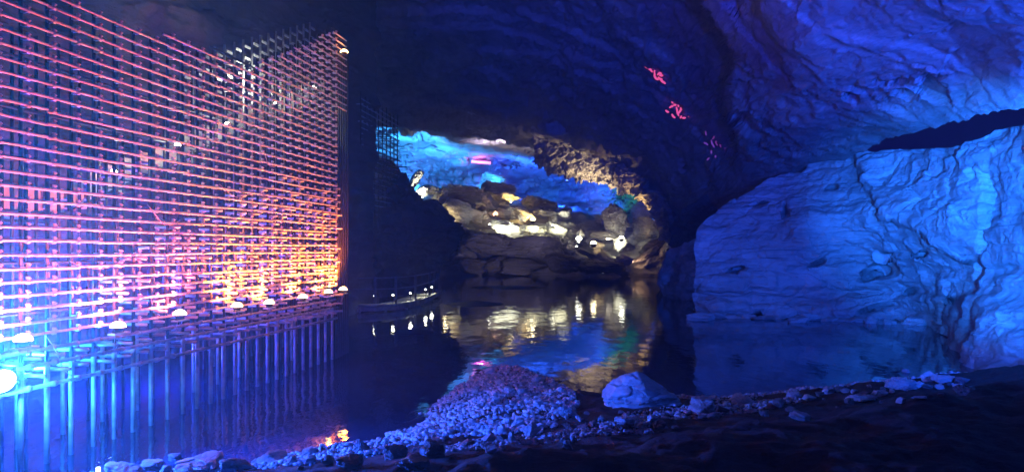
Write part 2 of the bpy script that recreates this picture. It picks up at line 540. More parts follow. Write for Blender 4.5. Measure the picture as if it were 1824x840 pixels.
amp = np.interp(W[..., 1], [3, 15, 40, 70], [0.10, 0.35, 0.85, 1.1])
def ceil_disp(W, n, amp, freq, seed, crag, blocks):
    S = np.array([1.0, 0.42, 1.0])
    return W + (rock_disp(W * S, n, amp, freq, seed, 0.0, crag, blocks=blocks) - W * S)
W2 = ceil_disp(W, nrm, 0.62, 0.42, 11, 0.5, 0.55)
W2 = ceil_disp(W2, nrm, 0.20, 1.5, 12, 0.6, 0.7)
pits = facets(W2 * np.array([0.9, 0.4, 0.9]), 400, 0.0)
W2 = W2 - nrm * (0.55 * sstep(0.55, 0.68, pits) * sstep(-0.1, 0.3, fbm(W2 * np.array([0.2, 0.1, 0.2]), 3, 410)))[..., None]
W = W + (W2 - W) * (amp * np.interp(PX, [1150, 1330], [1.0, 1.0]) * np.interp(vrow, [0, 0.1], [0.45, 1])[:, None])[..., None]
# broad broken ledges of bedded limestone
led = fbm(W * np.array([0.06, 0.10, 0.05]), 5, 31)
led = terrace(led * 0.5 + 0.5, 9, 0.86)
W[..., 2] -= (led - 0.5) * np.interp(PX, [900, 1250, 1400], [3.4, 2.0, 1.0]) * np.interp(vrow, [0, 0.03, 0.16], [0.0, 0.1, 1])[:, None]
# hanging knobs along the lip
kn = np.maximum(0, ridged(W * 0.9, 3, 61)) * 0.9
W[..., 2] -= kn * np.interp(vrow, [0, 0.12, 0.3], [0.55, 0.35, 0])[:, None] * np.interp(PX, [700, 800, 1220, 1300], [0, 1, 1, 0.25])
# turn the lip up and back so that it has thickness
back = []
for k, (dy, dz) in enumerate([(9, 7.0), (5, 3.2), (2.6, 1.2), (0.9, 0.3)]):
    e = W[0].copy(); e[:, 1] += dy; e[:, 0] *= (e[:, 1] / W[0][:, 1]); e[:, 2] += dz
    back.append(e)
front = []
for yy, zz in ((2.0, 0.5), (-4, 1.0), (-14, 1.5)):
    e = W[-1].copy(); e[:, 1] = yy; e[:, 2] += zz
    front.append(e)
W = np.concatenate([np.array(back), W, np.array(front)], 0)
ceil_o = link_mesh('cave_ceiling', grid_mesh('cave_ceiling', W), M_CEIL)
tag(ceil_o, kind='structure')
bvh_ceil = BVHTree.FromObject(ceil_o, bpy.context.evaluated_depsgraph_get())

def cast(bvh, px, py, dflt=40):
    d = Vector(((px - CX) / F, 1, (HY - py) / F)).normalized()
    h = bvh.ray_cast(Vector((0, 0, EYE)), d)
    if h[0] is None:
        return P(px, py, dflt), -d
    n = h[1]
    if n.dot(d) > 0: n = -n
    return h[0], n

def relief(name, pxs, py_top, py_bot, ctrl, rows, mat, amp, freq, seed, strata=0.35, crag=0.5, wrap_top=True, wrap_left=False, wrap_right=False, scale=300.0, logd=True, shape=None, terr=0, blocks=0.34):
    pxs = np.asarray(pxs, float)
    t = py_top(pxs); b_ = py_bot(pxs)
    v = np.linspace(0, 1, rows)
    PX = np.tile(pxs, (rows, 1))
    PY = t[None, :] + (b_ - t)[None, :] * v[:, None]
    tps = TPS([(a, c) for a, c, _ in ctrl], [math.log(d) for _, _, d in ctrl], scale, 1e-3)
    D = np.exp(tps(PX, PY))
    if shape is not None:
        D = shape(PX, PY, D)
    W = unproject(PX, PY, D)
    n = grid_normals(W)
    W = rock_disp(W, n, amp, freq, seed, strata, crag, terr, blocks)
    if wrap_top:
        r = []
        for k, sc in ((3, 1.30), (2, 1.14), (1, 1.05)):
            e = W[0].copy()
            e = np.array([0, 0, EYE]) + (e - np.array([0, 0, EYE])) * sc
            e[:, 2] -= (e[:, 2] - W[0][:, 2]) * 0.9
            r.append(e)
        W = np.concatenate([np.array(r), W], 0)
    cam0 = np.array([0, 0, EYE])
    def side(edge):
        r = []
        for sc in (1.02, 1.07, 1.16):
            e = cam0 + (edge - cam0) * sc
            r.append(e)
        return r
    if wrap_left:
        s = side(W[:, 0])
        W = np.concatenate([np.stack(s[::-1], 1), W], 1)
    if wrap_right:
        s = side(W[:, -1])
        W = np.concatenate([W, np.stack(s, 1)], 1)
    o = link_mesh(name, grid_mesh(name, W), mat)
    return o, W

def curve(pts):
    a = np.array([p[0] for p in pts], float); c = np.array([p[1] for p in pts], float)
    return lambda x: np.interp(x, a, c)

# ---- right hand rock wall
top = curve([(1180, 470), (1236, 440), (1246, 412), (1262, 392), (1300, 362), (1330, 342), (1370, 322), (1400, 306), (1430, 303), (1462, 286), (1500, 275), (1520, 266), (1560, 270), (1600, 268), (1640, 266),
             (1690, 262), (1715, 252), (1745, 242), (1770, 231), (1800, 226), (1824, 224), (2000, 190), (2200, 170)])
bot = curve([(1180, 570), (1236, 566), (1400, 568), (1550, 574), (1640, 582), (1690, 600), (1716, 690), (1824, 690), (2200, 720)])
ctrl = [(1236, 440, 33), (1236, 566, 32), (1262, 400, 33.5), (1262, 500, 31.5), (1330, 342, 34), (1330, 450, 31.5), (1330, 566, 31), (1430, 310, 33), (1430, 420, 30), (1430, 500, 31), (1430, 566, 31), (1520, 275, 31), (1540, 400, 28.5), (1540, 500, 30.5), (1540, 570, 29.5),
        (1640, 275, 27), (1640, 440, 25.5), (1640, 520, 28), (1640, 580, 28), (1720, 250, 22), (1720, 400, 21.6), (1720, 500, 23.5), (1715, 600, 21), (1745, 560, 18), (1740, 680, 16), (1800, 225, 20), (1800, 400, 19.8), (1800, 560, 17), (1800, 680, 15.5), (1900, 220, 15), (1900, 680, 14), (2200, 200, 11), (2200, 700, 10.5)]
def right_shape(px, py, D):
    # a brighter upper slab stands out in front of the lower wall, its edge running down to the right
    ex = np.interp(py, [230, 275, 300, 345, 380, 405, 430, 455, 472, 520], [1505, 1518, 1530, 1545, 1580, 1630, 1668, 1700, 1765, 1900])
    wob = 10 * fbm(np.stack([px / 30, py / 30, 0 * px], -1), 4, 5)
    s = 0.6 * sstep(-5, 9, px - ex + wob) * sstep(478, 462, py + wob)
    D = D * (1 - 0.060 * s)
    # vertical fold at the near column
    fold = np.interp(px, [1700, 1750, 1775, 1800, 1824], [0, 0.02, 0.05, 0.0, -0.02]) * sstep(260, 330, py) * sstep(480, 430, py)
    D = D * (1 + fold)
    # dark holes
    for (hx, hy, hw, hh) in [(1565, 484, 26, 9), (1548, 495, 14, 5), (1580, 453, 12, 4), (1556, 553, 36, 7), (1455, 470, 12, 4), (1400, 375, 6, 12), (1352, 365, 14, 4), (1690, 530, 12, 8), (1350, 562, 26, 5), (1620, 520, 9, 4), (1640, 455, 12, 3), (1740, 300, 8, 14), (1310, 480, 14, 4), (1480, 335, 10, 5)]:
        g = np.exp(-(((px - hx) / hw) ** 2 + ((py - hy + (px - hx) * 0.25) / hh) ** 2) ** 2)
        D = D * (1 + 0.05 * g)
    # horizontal bedding ledges low on the wall
    lg = np.sin(py / 9.0 + 2.5 * fbm(np.stack([px / 160, py / 60, 0 * px], -1), 3, 9))
    D = D * (1 + (0.004 + 0.011 * sstep(420, 500, py)) * lg * (0.5 + fbm(np.stack([px / 90, py / 90, 0 * px], -1), 3, 19)))
    return D
pxs = np.concatenate([np.linspace(1236, 1830, 560), np.linspace(1835, 2200, 60)])
wall_r, W = relief('cave_wall', pxs, top, bot, ctrl, 400, M_WALL, 0.62, 0.30, 21, 0.48, 0.75, True, True, False, shape=right_shape)
tag(wall_r, kind='structure')

# bump of rock left of it, and the dark wall between the arch and the lake
topb = curve([(1176, 480), (1182, 462), (1190, 449), (1202, 440), (1215, 434), (1238, 428), (1262, 432)])
botb = curve([(1176, 545), (1262, 545)])
wb, _ = relief('cave_wall', np.linspace(1178, 1262, 90), topb, botb, [(1178, 440, 46), (1178, 540, 45), (1195, 480, 43.5), (1220, 440, 42), (1225, 490, 40), (1220, 540, 41), (1262, 440, 42), (1262, 540, 42)], 110, M_WALL, 0.6, 0.45, 27, 0.3, 0.6, True, True, True)
tag(wb, kind='structure')
topd = curve([(1120, 300), (1150, 320), (1165, 345), (1185, 370), (1200, 385), (1340, 300)])
botd = curve([(1120, 530), (1340, 540)])
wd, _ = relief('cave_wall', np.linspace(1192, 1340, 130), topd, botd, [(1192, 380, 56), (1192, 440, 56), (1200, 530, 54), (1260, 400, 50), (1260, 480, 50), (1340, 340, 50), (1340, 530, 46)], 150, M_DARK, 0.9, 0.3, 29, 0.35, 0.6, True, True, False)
tag(wd, kind='structure')

# ---- left wall behind the scaffold
def left_D(px, o=4.2):
    return (7.6 + o * 1.013) / ((CX - px) / F + 0.1654)
pxs = np.linspace(-700, 668, 220)
ctrl = []
for a in (-700, -400, -100, 100, 300, 450, 560, 640, 668):
    for c in (-260, 0, 200, 330, 480, 640):
        ctrl.append((a, c, left_D(a, 5.2 if c < 300 else 4.6)))
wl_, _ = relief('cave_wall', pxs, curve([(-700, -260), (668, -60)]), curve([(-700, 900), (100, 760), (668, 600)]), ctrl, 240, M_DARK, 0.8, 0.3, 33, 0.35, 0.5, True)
tag(wl_, kind='structure')

# ---- dark rock outcrop by the jetty
edge = curve([(280, 640), (290, 668), (300, 700), (312, 722), (330, 737), (345, 745), (362, 756), (378, 782), (390, 806), (398, 820), (412, 824), (425, 818), (440, 812), (455, 800), (470, 786), (488, 781), (505, 776), (560, 770)])
vv = np.linspace(284, 560, 190)
uu = np.linspace(0, 1, 190)
r_edge = edge(vv) + 5 * fbm(np.stack([vv / 14, 0 * vv, 0 * vv], -1), 4, 3)
PXo = 560 + (r_edge[:, None] - 560) * uu[None, :]
PYo = np.tile(vv[:, None], (1, len(uu)))
tps = TPS([(560, 284), (640, 284), (560, 420), (680, 340), (700, 420), (760, 420), (820, 405), (780, 470), (740, 350), (700, 485), (700, 520), (770, 500), (600, 560), (770, 560)],
          [39, 40, 37, 38.5, 37, 37.5, 40.5, 42, 40, 40, 43, 45, 43, 46], 300.0, 1e-3)
W = unproject(PXo, PYo, tps(PXo, PYo))
W = rock_disp(W, grid_normals(W), 1.0, 0.42, 41, 0.3, 0.9, blocks=0.9)
cam0 = np.array([0, 0, EYE])
W = np.concatenate([W] + [(cam0 + (W[:, -1:] - cam0) * s) for s in (1.02, 1.06, 1.13)], 1)
tops = []
for sc in (1.35, 1.15, 1.05):
    e = cam0 + (W[0] - cam0) * sc; e[:, 2] -= (e[:, 2] - W[0][:, 2]) * 0.6
    tops.append(e)
W = np.concatenate([np.array(tops), W], 0)
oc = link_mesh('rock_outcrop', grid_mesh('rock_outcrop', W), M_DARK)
tag(oc, kind='structure')

# ---- far chamber: back wall and roof
ctrl = [(560, 150, 90), (700, 215, 96), (850, 225, 84), (980, 240, 80), (700, 260, 108), (750, 250, 104), (850, 262, 106), (960, 272, 108), (700, 330, 112), (800, 300, 124), (900, 300, 132), (860, 340, 130), (1000, 310, 130), (1050, 340, 124), (1100, 330, 112), (1100, 400, 116),
        (1160, 370, 98), (1190, 400, 88), (1210, 440, 76), (1240, 480, 68), (1150, 470, 90), (900, 480, 120), (700, 480, 112), (560, 400, 104), (1240, 330, 74), (1240, 200, 72), (950, 150, 72), (1150, 290, 84)]
def cham_shape(px, py, D):
    q = np.stack([px / 45, py / 16, 0 * px], -1)
    t = terrace(fbm(q, 4, 71) * 0.5 + 0.5, 8, 0.7)
    return D * (1 + 0.10 * (t - 0.5))
ch, _ = relief('chamber_wall', np.linspace(540, 1250, 420), curve([(540, 130), (1250, 190)]), curve([(540, 500), (1250, 500)]), ctrl, 320, M_CHAM, 2.2, 0.11, 51, 0.45, 0.5, False, shape=cham_shape, blocks=0.15)
tag(ch, kind='structure')

# ---- knobbly rim of the chamber roof, lit from the rubble below it
def rim_top(x): return np.interp(x, [950, 1000, 1060, 1120, 1165, 1200, 1215], [235, 245, 262, 300, 335, 375, 400])
def rim_bot(x): return np.interp(x, [950, 962, 985, 1010, 1045, 1090, 1140, 1160, 1178, 1200, 1215], [286, 296, 306, 312, 318, 328, 346, 372, 398, 440, 470]) + 4 * fbm(np.stack([x / 9, 0 * x, 0 * x], -1), 4, 6)
pxs = np.linspace(952, 1215, 330)
rows = 170
v = np.linspace(0, 1, rows)
PXr = np.tile(pxs, (rows, 1)); PYr = rim_top(pxs)[None] + (rim_bot(pxs) - rim_top(pxs))[None] * v[:, None]
Dr = np.interp(PXr, [950, 1060, 1150, 1215], [84, 80, 74, 66]) - 2 + 7 * (v[:, None] ** 1.3)
W = unproject(PXr, PYr, Dr)
n = grid_normals(W)
W = rock_disp(W, n, 0.45, 0.5, 81, 0.2, 0.8)
lump = np.abs(fbm(W * 0.9, 4, 85)) * 2.4
W = W + n * ((lump - 0.5) * 0.6)[..., None]
W[..., 2] -= np.maximum(0, ridged(W * 0.8, 3, 88))[..., :] * 0.5 * sstep(0.5, 1, v)[:, None]
ex = []
for sc, dz in ((1.02, 0.5), (1.06, 2.5), (1.10, 6)):
    e = cam0 + (W[-1] - cam0) * sc; e[:, 2] += dz; ex.append(e)
W = np.concatenate([W, np.array(ex)], 0)
rim = link_mesh('ceiling_rim', grid_mesh('ceiling_rim', W), M_RUBB)
tag(rim, kind='structure')

# ---- rubble slope in the far chamber
mpts = [(-30, 82, 0), (-12, 84, 0), (0, 82, 0), (10, 80, 0), (20, 74, 0), (30, 70, 1), (-14, 92, 6), (-6, 92, 4.6), (0, 92, 4.6), (6, 92, 3.6), (12, 90, 2.4), (18, 84, 2.2), (24, 80, 3), (-14, 104, 10.6), (-6, 106, 11.3), (-2, 106, 9.4), (3, 106, 8.6), (8, 104, 7.8), (14, 100, 5.2),
        (20, 96, 5), (-20, 100, 9), (-16, 125, 12), (-4, 125, 11), (8, 125, 10), (20, 120, 8), (-30, 110, 11), (0, 72, -2), (-20, 72, -2), (20, 66, -2)]
T_m = TPS([(a, c) for a, c, _ in mpts], [c for _, _, c in mpts], 50.0, 1e-4)
X, Y = np.meshgrid(np.linspace(-32, 34, 300), np.linspace(68, 138, 300))
Zm = T_m(X, Y)
pp = np.stack([X, Y, 0 * X], -1)
Zm = Zm + 1.1 * fbm(pp * 0.22, 5, 9) + 0.6 * ridged(pp * 0.35, 4, 19)
mound = link_mesh('rubble_slope', grid_mesh('rubble_slope', np.stack([X, Y, Zm], -1)), M_RUBB)
tag(mound, kind='structure')
bvh_mound = BVHTree.FromObject(mound, bpy.context.evaluated_depsgraph_get())

# ---- low mud bars breaking the water
def mudbar(px, py, wpx, dep, seed):
    D = EYE * F / (py - HY)
    cx_ = (px - CX) / F * D
    R_ = wpx / F * D / 2
    a = np.linspace(0, 2 * np.pi, 60); rr = np.linspace(0.02, 1, 14)
    A, R2 = np.meshgrid(a, rr)
    jit = 1 + 0.35 * fbm(np.stack([np.cos(A) * 1.5, np.sin(A) * 1.5, 0 * A + seed], -1), 3, seed)
    X = cx_ + np.cos(A) * R2 * R_ * jit
    Y = D + np.sin(A) * R2 * dep * jit
    Z = 0.16 * (1 - R2 ** 2) - 0.05 + 0.05 * fbm(np.stack([X, Y, 0 * X], -1) * 0.9, 3, seed)
    o = link_mesh('mud_bar', grid_mesh('mud_bar', np.stack([X, Y, Z], -1)), M_SOIL)
    tag(o, kind='structure')
mudbar(845, 541, 120, 2.2, 3)
mudbar(905, 512, 160, 2.5, 5)
mudbar(735, 590, 90, 0.9, 7)

# ================================================================== ROCKS
def rock_mesh(seed, sub=3, npts=16, box=0.55, noise=0.05):
    """angular block: hull of scattered points, refined and weathered"""
    rnd = random.Random(seed)
    bm = bmesh.new()
    for k in range(npts):
        d = Vector((rnd.gauss(0, 1), rnd.gauss(0, 1), rnd.gauss(0, 1)))
        m_ = max(abs(d.x), abs(d.y), abs(d.z))
        d = d.normalized() * (1 - box) + (d / m_) * box
        bm.verts.new(d * rnd.uniform(0.82, 1.0))
    r = bmesh.ops.convex_hull(bm, input=bm.verts[:])
    junk = list({g for g in r['geom_interior'] + r['geom_unused'] if isinstance(g, bmesh.types.BMVert)})
    bmesh.ops.delete(bm, geom=junk, context='VERTS')
    bmesh.ops.bevel(bm, geom=bm.edges[:], offset=0.045, segments=1, affect='EDGES', profile=0.5, clamp_overlap=True)
    bmesh.ops.triangulate(bm, faces=bm.faces[:])
    for k in range(sub):
        long = [e for e in bm.edges if e.calc_length() > 0.9 / (1.7 ** k)]
        if long:
            bmesh.ops.subdivide_edges(bm, edges=long, cuts=1)
            bmesh.ops.triangulate(bm, faces=[f for f in bm.faces if len(f.verts) > 3])
    co = np.array([v.co[:] for v in bm.verts])
    nn = co / np.linalg.norm(co, axis=1, keepdims=True)
    q = co * np.array([1, 1, 2.6])
    led = terrace(fbm(q * 0.9 + seed, 3, seed + 5) * 0.5 + 0.5, 7, 0.6) - 0.5
    co = co + nn * (facets(co * np.array([1.6, 1.6, 2.6]) + seed * 1.3, seed + 40, 0.9) * noise * 1.6)[:, None]
    co = co + nn * (fbm(co * 2.0 + seed * 3.7, 5, seed) * noise * 2.2 + ridged(co * 3.4 + seed, 3, seed + 3) * noise * 0.7 + led * noise * 3.0)[:, None]
    lo = co.min(0); hi = co.max(0)
    co = (co - (lo + hi) / 2) / ((hi - lo) / 2)
    for v, c in zip(bm.verts, co):
        v.co = c
    me = bpy.data.meshes.new('rock')
    bmesh.ops.recalc_face_normals(bm, faces=bm.faces[:])
    bm.to_mesh(me); bm.free()
    me.polygons.foreach_set('use_smooth', [True] * len(me.polygons))
    me.set_sharp_from_angle(angle=math.radians(24))
    return me

PROTO = [rock_mesh(100 + i, 4, 13 + i % 6, 0.35 + 0.08 * (i % 5), 0.05) for i in range(16)]
PROTO_HI = [rock_mesh(300 + i, 6, 16 + i, 0.45 + 0.04 * (i % 4), 0.06) for i in range(8)]
def rock(name, mesh, mat, loc, size, rot, label, cat, group=None, base=False):
    me = mesh
    if len(me.materials) and me.materials[0] != mat or not len(me.materials):
        key = me.name + mat.name
        if key not in rock.cache:
            c = me.copy(); c.materials.clear(); c.materials.append(mat); rock.cache[key] = c
        me = rock.cache[key]
    o = bpy.data.objects.new(name, me)
    COL.objects.link(o)
    o.location = loc
    o.scale = size
    o.rotation_euler = rot
    tag(o, label, cat, group)
    return o
rock.cache = {}

def px_rock(px, py, wpx, hpx, D, seed, label, mat=None, tilt=0.0, depth=1.0, group='boulders of the far rubble slope', hi=True):
    """boulder whose outline covers a place of given size at depth D"""
    hw = wpx / F * D / 2; hh = hpx / F * D / 2
    rnd = random.Random(seed)
    return rock('boulder', (PROTO_HI[seed % 8] if hi else PROTO[seed % 16]), mat or M_RUBB, P(px, py, D), (hw, max(hw, hh) * depth, hh), (rnd.uniform(-.15, .15), tilt, rnd.uniform(-0.25, 0.25)), label, 'boulder', group)

# boulders of the far chamber that stand out, one by one
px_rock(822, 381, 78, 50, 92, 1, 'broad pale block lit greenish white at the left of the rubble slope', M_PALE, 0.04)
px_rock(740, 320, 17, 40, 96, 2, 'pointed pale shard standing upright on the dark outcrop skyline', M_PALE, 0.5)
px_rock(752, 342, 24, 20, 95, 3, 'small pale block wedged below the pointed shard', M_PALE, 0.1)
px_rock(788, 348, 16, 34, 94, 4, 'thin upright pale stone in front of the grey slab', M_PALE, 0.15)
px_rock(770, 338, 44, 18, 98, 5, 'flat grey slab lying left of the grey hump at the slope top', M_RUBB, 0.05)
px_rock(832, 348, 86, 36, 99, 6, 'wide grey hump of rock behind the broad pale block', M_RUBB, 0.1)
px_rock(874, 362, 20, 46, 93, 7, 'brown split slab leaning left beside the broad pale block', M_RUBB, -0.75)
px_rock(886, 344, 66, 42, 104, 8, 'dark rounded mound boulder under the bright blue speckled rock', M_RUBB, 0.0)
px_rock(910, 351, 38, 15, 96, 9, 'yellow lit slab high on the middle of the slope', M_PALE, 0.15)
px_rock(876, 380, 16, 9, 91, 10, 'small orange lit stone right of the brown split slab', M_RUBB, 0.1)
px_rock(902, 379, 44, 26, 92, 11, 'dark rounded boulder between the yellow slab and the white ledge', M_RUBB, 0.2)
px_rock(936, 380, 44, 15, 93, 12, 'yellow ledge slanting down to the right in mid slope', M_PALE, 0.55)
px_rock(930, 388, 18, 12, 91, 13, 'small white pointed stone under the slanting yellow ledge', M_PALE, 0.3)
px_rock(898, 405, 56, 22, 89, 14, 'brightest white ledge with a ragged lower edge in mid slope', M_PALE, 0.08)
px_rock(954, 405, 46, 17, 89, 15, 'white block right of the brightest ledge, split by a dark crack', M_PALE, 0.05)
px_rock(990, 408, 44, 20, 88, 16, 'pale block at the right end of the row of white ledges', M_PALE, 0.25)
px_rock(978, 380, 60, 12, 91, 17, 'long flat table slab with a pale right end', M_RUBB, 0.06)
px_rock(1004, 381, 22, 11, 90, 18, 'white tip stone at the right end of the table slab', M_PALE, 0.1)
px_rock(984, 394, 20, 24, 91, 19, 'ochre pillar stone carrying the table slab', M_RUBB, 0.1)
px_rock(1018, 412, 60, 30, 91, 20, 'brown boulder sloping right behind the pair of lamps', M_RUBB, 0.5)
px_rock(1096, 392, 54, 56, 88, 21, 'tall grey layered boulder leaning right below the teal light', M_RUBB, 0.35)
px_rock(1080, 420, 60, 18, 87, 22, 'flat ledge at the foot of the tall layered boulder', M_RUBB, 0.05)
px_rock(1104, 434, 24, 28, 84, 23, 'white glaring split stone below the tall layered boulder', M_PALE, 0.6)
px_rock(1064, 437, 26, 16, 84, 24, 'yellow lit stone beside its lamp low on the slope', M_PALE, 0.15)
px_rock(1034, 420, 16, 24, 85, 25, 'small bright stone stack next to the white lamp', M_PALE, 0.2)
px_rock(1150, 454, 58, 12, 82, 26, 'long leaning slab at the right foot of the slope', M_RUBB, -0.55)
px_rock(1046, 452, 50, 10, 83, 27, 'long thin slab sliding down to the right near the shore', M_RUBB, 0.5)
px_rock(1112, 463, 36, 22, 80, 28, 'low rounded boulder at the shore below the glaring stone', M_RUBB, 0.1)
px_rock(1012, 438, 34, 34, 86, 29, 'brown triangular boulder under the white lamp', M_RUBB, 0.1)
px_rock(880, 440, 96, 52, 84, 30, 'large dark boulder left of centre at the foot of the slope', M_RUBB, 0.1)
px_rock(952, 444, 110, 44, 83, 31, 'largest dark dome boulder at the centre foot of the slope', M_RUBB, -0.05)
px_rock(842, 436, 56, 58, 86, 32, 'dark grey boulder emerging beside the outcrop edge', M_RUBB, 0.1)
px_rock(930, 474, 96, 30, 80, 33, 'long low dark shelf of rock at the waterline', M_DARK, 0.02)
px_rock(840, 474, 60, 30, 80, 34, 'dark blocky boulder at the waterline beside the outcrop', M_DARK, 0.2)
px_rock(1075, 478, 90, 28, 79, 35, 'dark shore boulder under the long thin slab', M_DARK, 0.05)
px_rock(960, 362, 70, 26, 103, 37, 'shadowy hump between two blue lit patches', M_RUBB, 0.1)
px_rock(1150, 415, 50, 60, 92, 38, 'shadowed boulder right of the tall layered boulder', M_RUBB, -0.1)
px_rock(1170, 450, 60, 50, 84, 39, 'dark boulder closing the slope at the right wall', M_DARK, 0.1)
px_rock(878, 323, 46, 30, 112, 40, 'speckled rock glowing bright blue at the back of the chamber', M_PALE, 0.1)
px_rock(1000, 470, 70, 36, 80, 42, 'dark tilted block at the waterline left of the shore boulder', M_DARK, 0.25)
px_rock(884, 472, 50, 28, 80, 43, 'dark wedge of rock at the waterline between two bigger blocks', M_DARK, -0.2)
# low ledge stones at the foot of the right hand wall
rl = random.Random(5)
for k in range(16):
    px = 1245 + k * 28 + rl.uniform(-8, 8)
    py = 566 + 0.02 * (px - 1245) + rl.uniform(-2, 5)
    D = EYE * F / (py - HY)
    w_ = rl.uniform(24, 60); o = px_rock(px, py - 1, w_, rl.uniform(8, 24), D, 60 + k, 'low flat stone lying half in the water at the foot of the right rock wall', M_WALL, rl.uniform(-.08, .08), 0.7, 'ledge stones along the right wall', False)
# nameless rubble between them
rnd = random.Random(7)
cnt = 0
for k in range(600):
    px = rnd.uniform(735, 1185); py = rnd.uniform(335, 485)
    d = Vector(((px - CX) / F, 1, (HY - py) / F)).normalized()
    h = bvh_mound.ray_cast(Vector((0, 0, EYE)), d)
    if h[0] is None: continue
    s = rnd.choice([0.3, 0.4, 0.5, 0.7, 0.9, 1.3]) * rnd.uniform(0.7, 1.2)
    rock('boulder', PROTO[rnd.randrange(16)], M_RUBB if rnd.random() < 0.62 else M_PALE, h[0] + Vector((0, 0, s * 0.25)), (s * rnd.uniform(.8, 1.5), s * rnd.uniform(.8, 1.3), s * rnd.uniform(.45, .85)),
         (rnd.uniform(-.5, .5), rnd.uniform(-.5, .5), rnd.uniform(0, 6.3)), 'smaller broken rock filling the gaps of the far rubble slope', 'boulder', 'small rubble of the far slope')
    cnt += 1
    if cnt >= 200: break

# ---- bank stones
def bank_stone(px, py, wpx, hpx, seed, label, group='stones along the bank', mat=None, sink=0.25, hi=False, depth=1.0):
    g = bank_at(px, py + hpx * 0.35)
    D = g.y
    hw = wpx / F * D / 2; hh = hpx / F * D / 2 * 1.15
    r = random.Random(seed)
    o = rock('stone', PROTO_HI[seed % 8] if hi else PROTO[seed % 16], mat or M_STONE, (g.x, g.y + hw * 0.2, g.z + hh * (1 - 2 * sink)), (hw, hw * depth, hh),
             (r.uniform(-.2, .2), r.uniform(-.25, .25), r.uniform(-.5, .5)), label, 'stone', group)
    return o
BIG = rock_mesh(777, 6, 30, 0.05, 0.035)
PROTO_HI.append(BIG)
b0 = bank_stone(1140, 702, 140, 66, 3, 'largest pale boulder on the water edge right of the gravel spit', 'stones along the bank', M_STONE, 0.2, True, 0.8)
bigme = BIG.copy(); bigme.materials.clear(); bigme.materials.append(M_STONE)
vs_ = np.array([v.co[:] for v in bigme.vertices])
# a ridge that is high left of the middle and runs out to the right
sk = 1.0 - 0.42 * np.clip((vs_[:, 0] + 0.1), 0, 1) - 0.25 * np.clip(-(vs_[:, 0] + 0.45), 0, 1)
vs_[:, 2] = np.where(vs_[:, 2] > -0.3, -0.3 + (vs_[:, 2] + 0.3) * sk * 1.1, vs_[:, 2])
for v, c in zip(bigme.vertices, vs_): v.co = c
b0.data = bigme
b0.rotation_euler = (0.05, 0.0, 0.1)
b0.name = 'boulder'; b0['category'] = 'boulder'
PROTO_HI.pop()
NAMED = [
    (1252, 725, 46, 32, 'rounded boulder just right of the largest pale boulder'),
    (1011, 735, 36, 20, 'pale wedge stone at the right foot of the gravel spit'),
    (949, 765, 34, 26, 'purple blue angular stone in the middle of the bank below the spit'),
    (922, 757, 22, 22, 'upright tooth shaped stone left of the purple blue angular one'),
    (1018, 761, 32, 14, 'dark flat stone with a lit left face right of the purple blue one'),
    (1057, 758, 22, 14, 'small bright arched stone between the dark flat stone and the long pale one'),
    (1071, 746, 14, 14, 'small pointed stone below the left end of the largest boulder'),
    (1113, 750, 40, 18, 'long pale stone below the middle of the largest boulder'),
    (1163, 745, 20, 10, 'thin stick-like stone below the right end of the largest boulder'),
    (870, 781, 30, 16, 'long pale stone lying flat on the lower left of the spit'),
    (913, 780, 18, 22, 'bright upright stone right of the long flat one'),
    (1009, 792, 14, 14, 'last bright chip of stone on the edge of the black foreground'),
    (1083, 773, 14, 8, 'small oval bright stone alone on the dark strip'),
    (875, 801, 22, 10, 'flat stone near the black foreground under the long flat one'),
    (643, 797, 32, 28, 'dark boulder with a bright left face below the orange reflection'),
    (702, 806, 46, 28, 'dark egg-shaped boulder second along the left shore line'),
    (772, 803, 46, 34, 'dark boulder with a bright curved left rim under the spit'),
    (1321, 714, 42, 18, 'flat pale slab of stone below the left foot of the right rock wall'),
    (1416, 703, 26, 12, 'small pale stone at the water before the right rock wall'),
    (1440, 708, 24, 10, 'small flat stone touching the pale stone before the right wall'),
    (1607, 684, 56, 22, 'curved pale stone with a shadowed right half on the right shore'),
    (1685, 676, 44, 12, 'flat pale stone where the shore meets the right rock column'),
    (1724, 695, 42, 18, 'rightmost blurred pale stone on the dark ground'),
    (1537, 709, 46, 12, 'long low stone left of the curved pale stone'),
    (1427, 741, 38, 12, 'pair-like split stone lying alone on the black foreground'),
    (1604, 714, 16, 12, 'small bright cone of stone below the curved pale stone'),
    (1639, 709, 30, 5, 'thin flat shard of stone right of the small cone'),
    (1378, 723, 26, 10, 'low bluish stone right of the flat pale slab'),
    (1459, 702, 18, 9, 'dark little stone behind the small flat one on the right shore'),
    (1572, 700, 18, 10, 'little round stone left below the curved pale stone'),
    (1506, 696, 16, 8, 'tiny ruddy stone on the right shore line'),
    (213, 838, 64, 22, 'leftmost smooth boulder at the lower edge of the picture'),
    (268, 830, 46, 20, 'dark boulder with a reddish top beside the leftmost smooth one'),
    (354, 832, 94, 22, 'long dark stone lying along the lower left shore'),
    (420, 830, 64, 24, 'ribbed stone with a bright left side on the lower left shore'),
    (482, 818, 60, 22, 'dark pointed boulder left of the orange reflection'),
    (551, 806, 30, 14, 'pale stone touching the orange reflection'),
    (520, 820, 18, 16, 'small stone with a bright left edge in the lower left row'),
    (583, 820, 24, 18, 'stone with a thin bright left edge below the orange reflection'),
    (621, 824, 50, 26, 'dark boulder at the lower edge below the orange reflection'),
    (740, 826, 60, 22, 'dark low boulder at the start of the black foreground'),
    (830, 790, 30, 14, 'dark stone halfway between the curved-rim boulder and the long flat stone'),
]
for i, (px, py, a, h, lab) in enumerate(NAMED):
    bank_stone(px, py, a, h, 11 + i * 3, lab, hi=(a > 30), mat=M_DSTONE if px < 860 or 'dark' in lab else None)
rnd = random.Random(21)
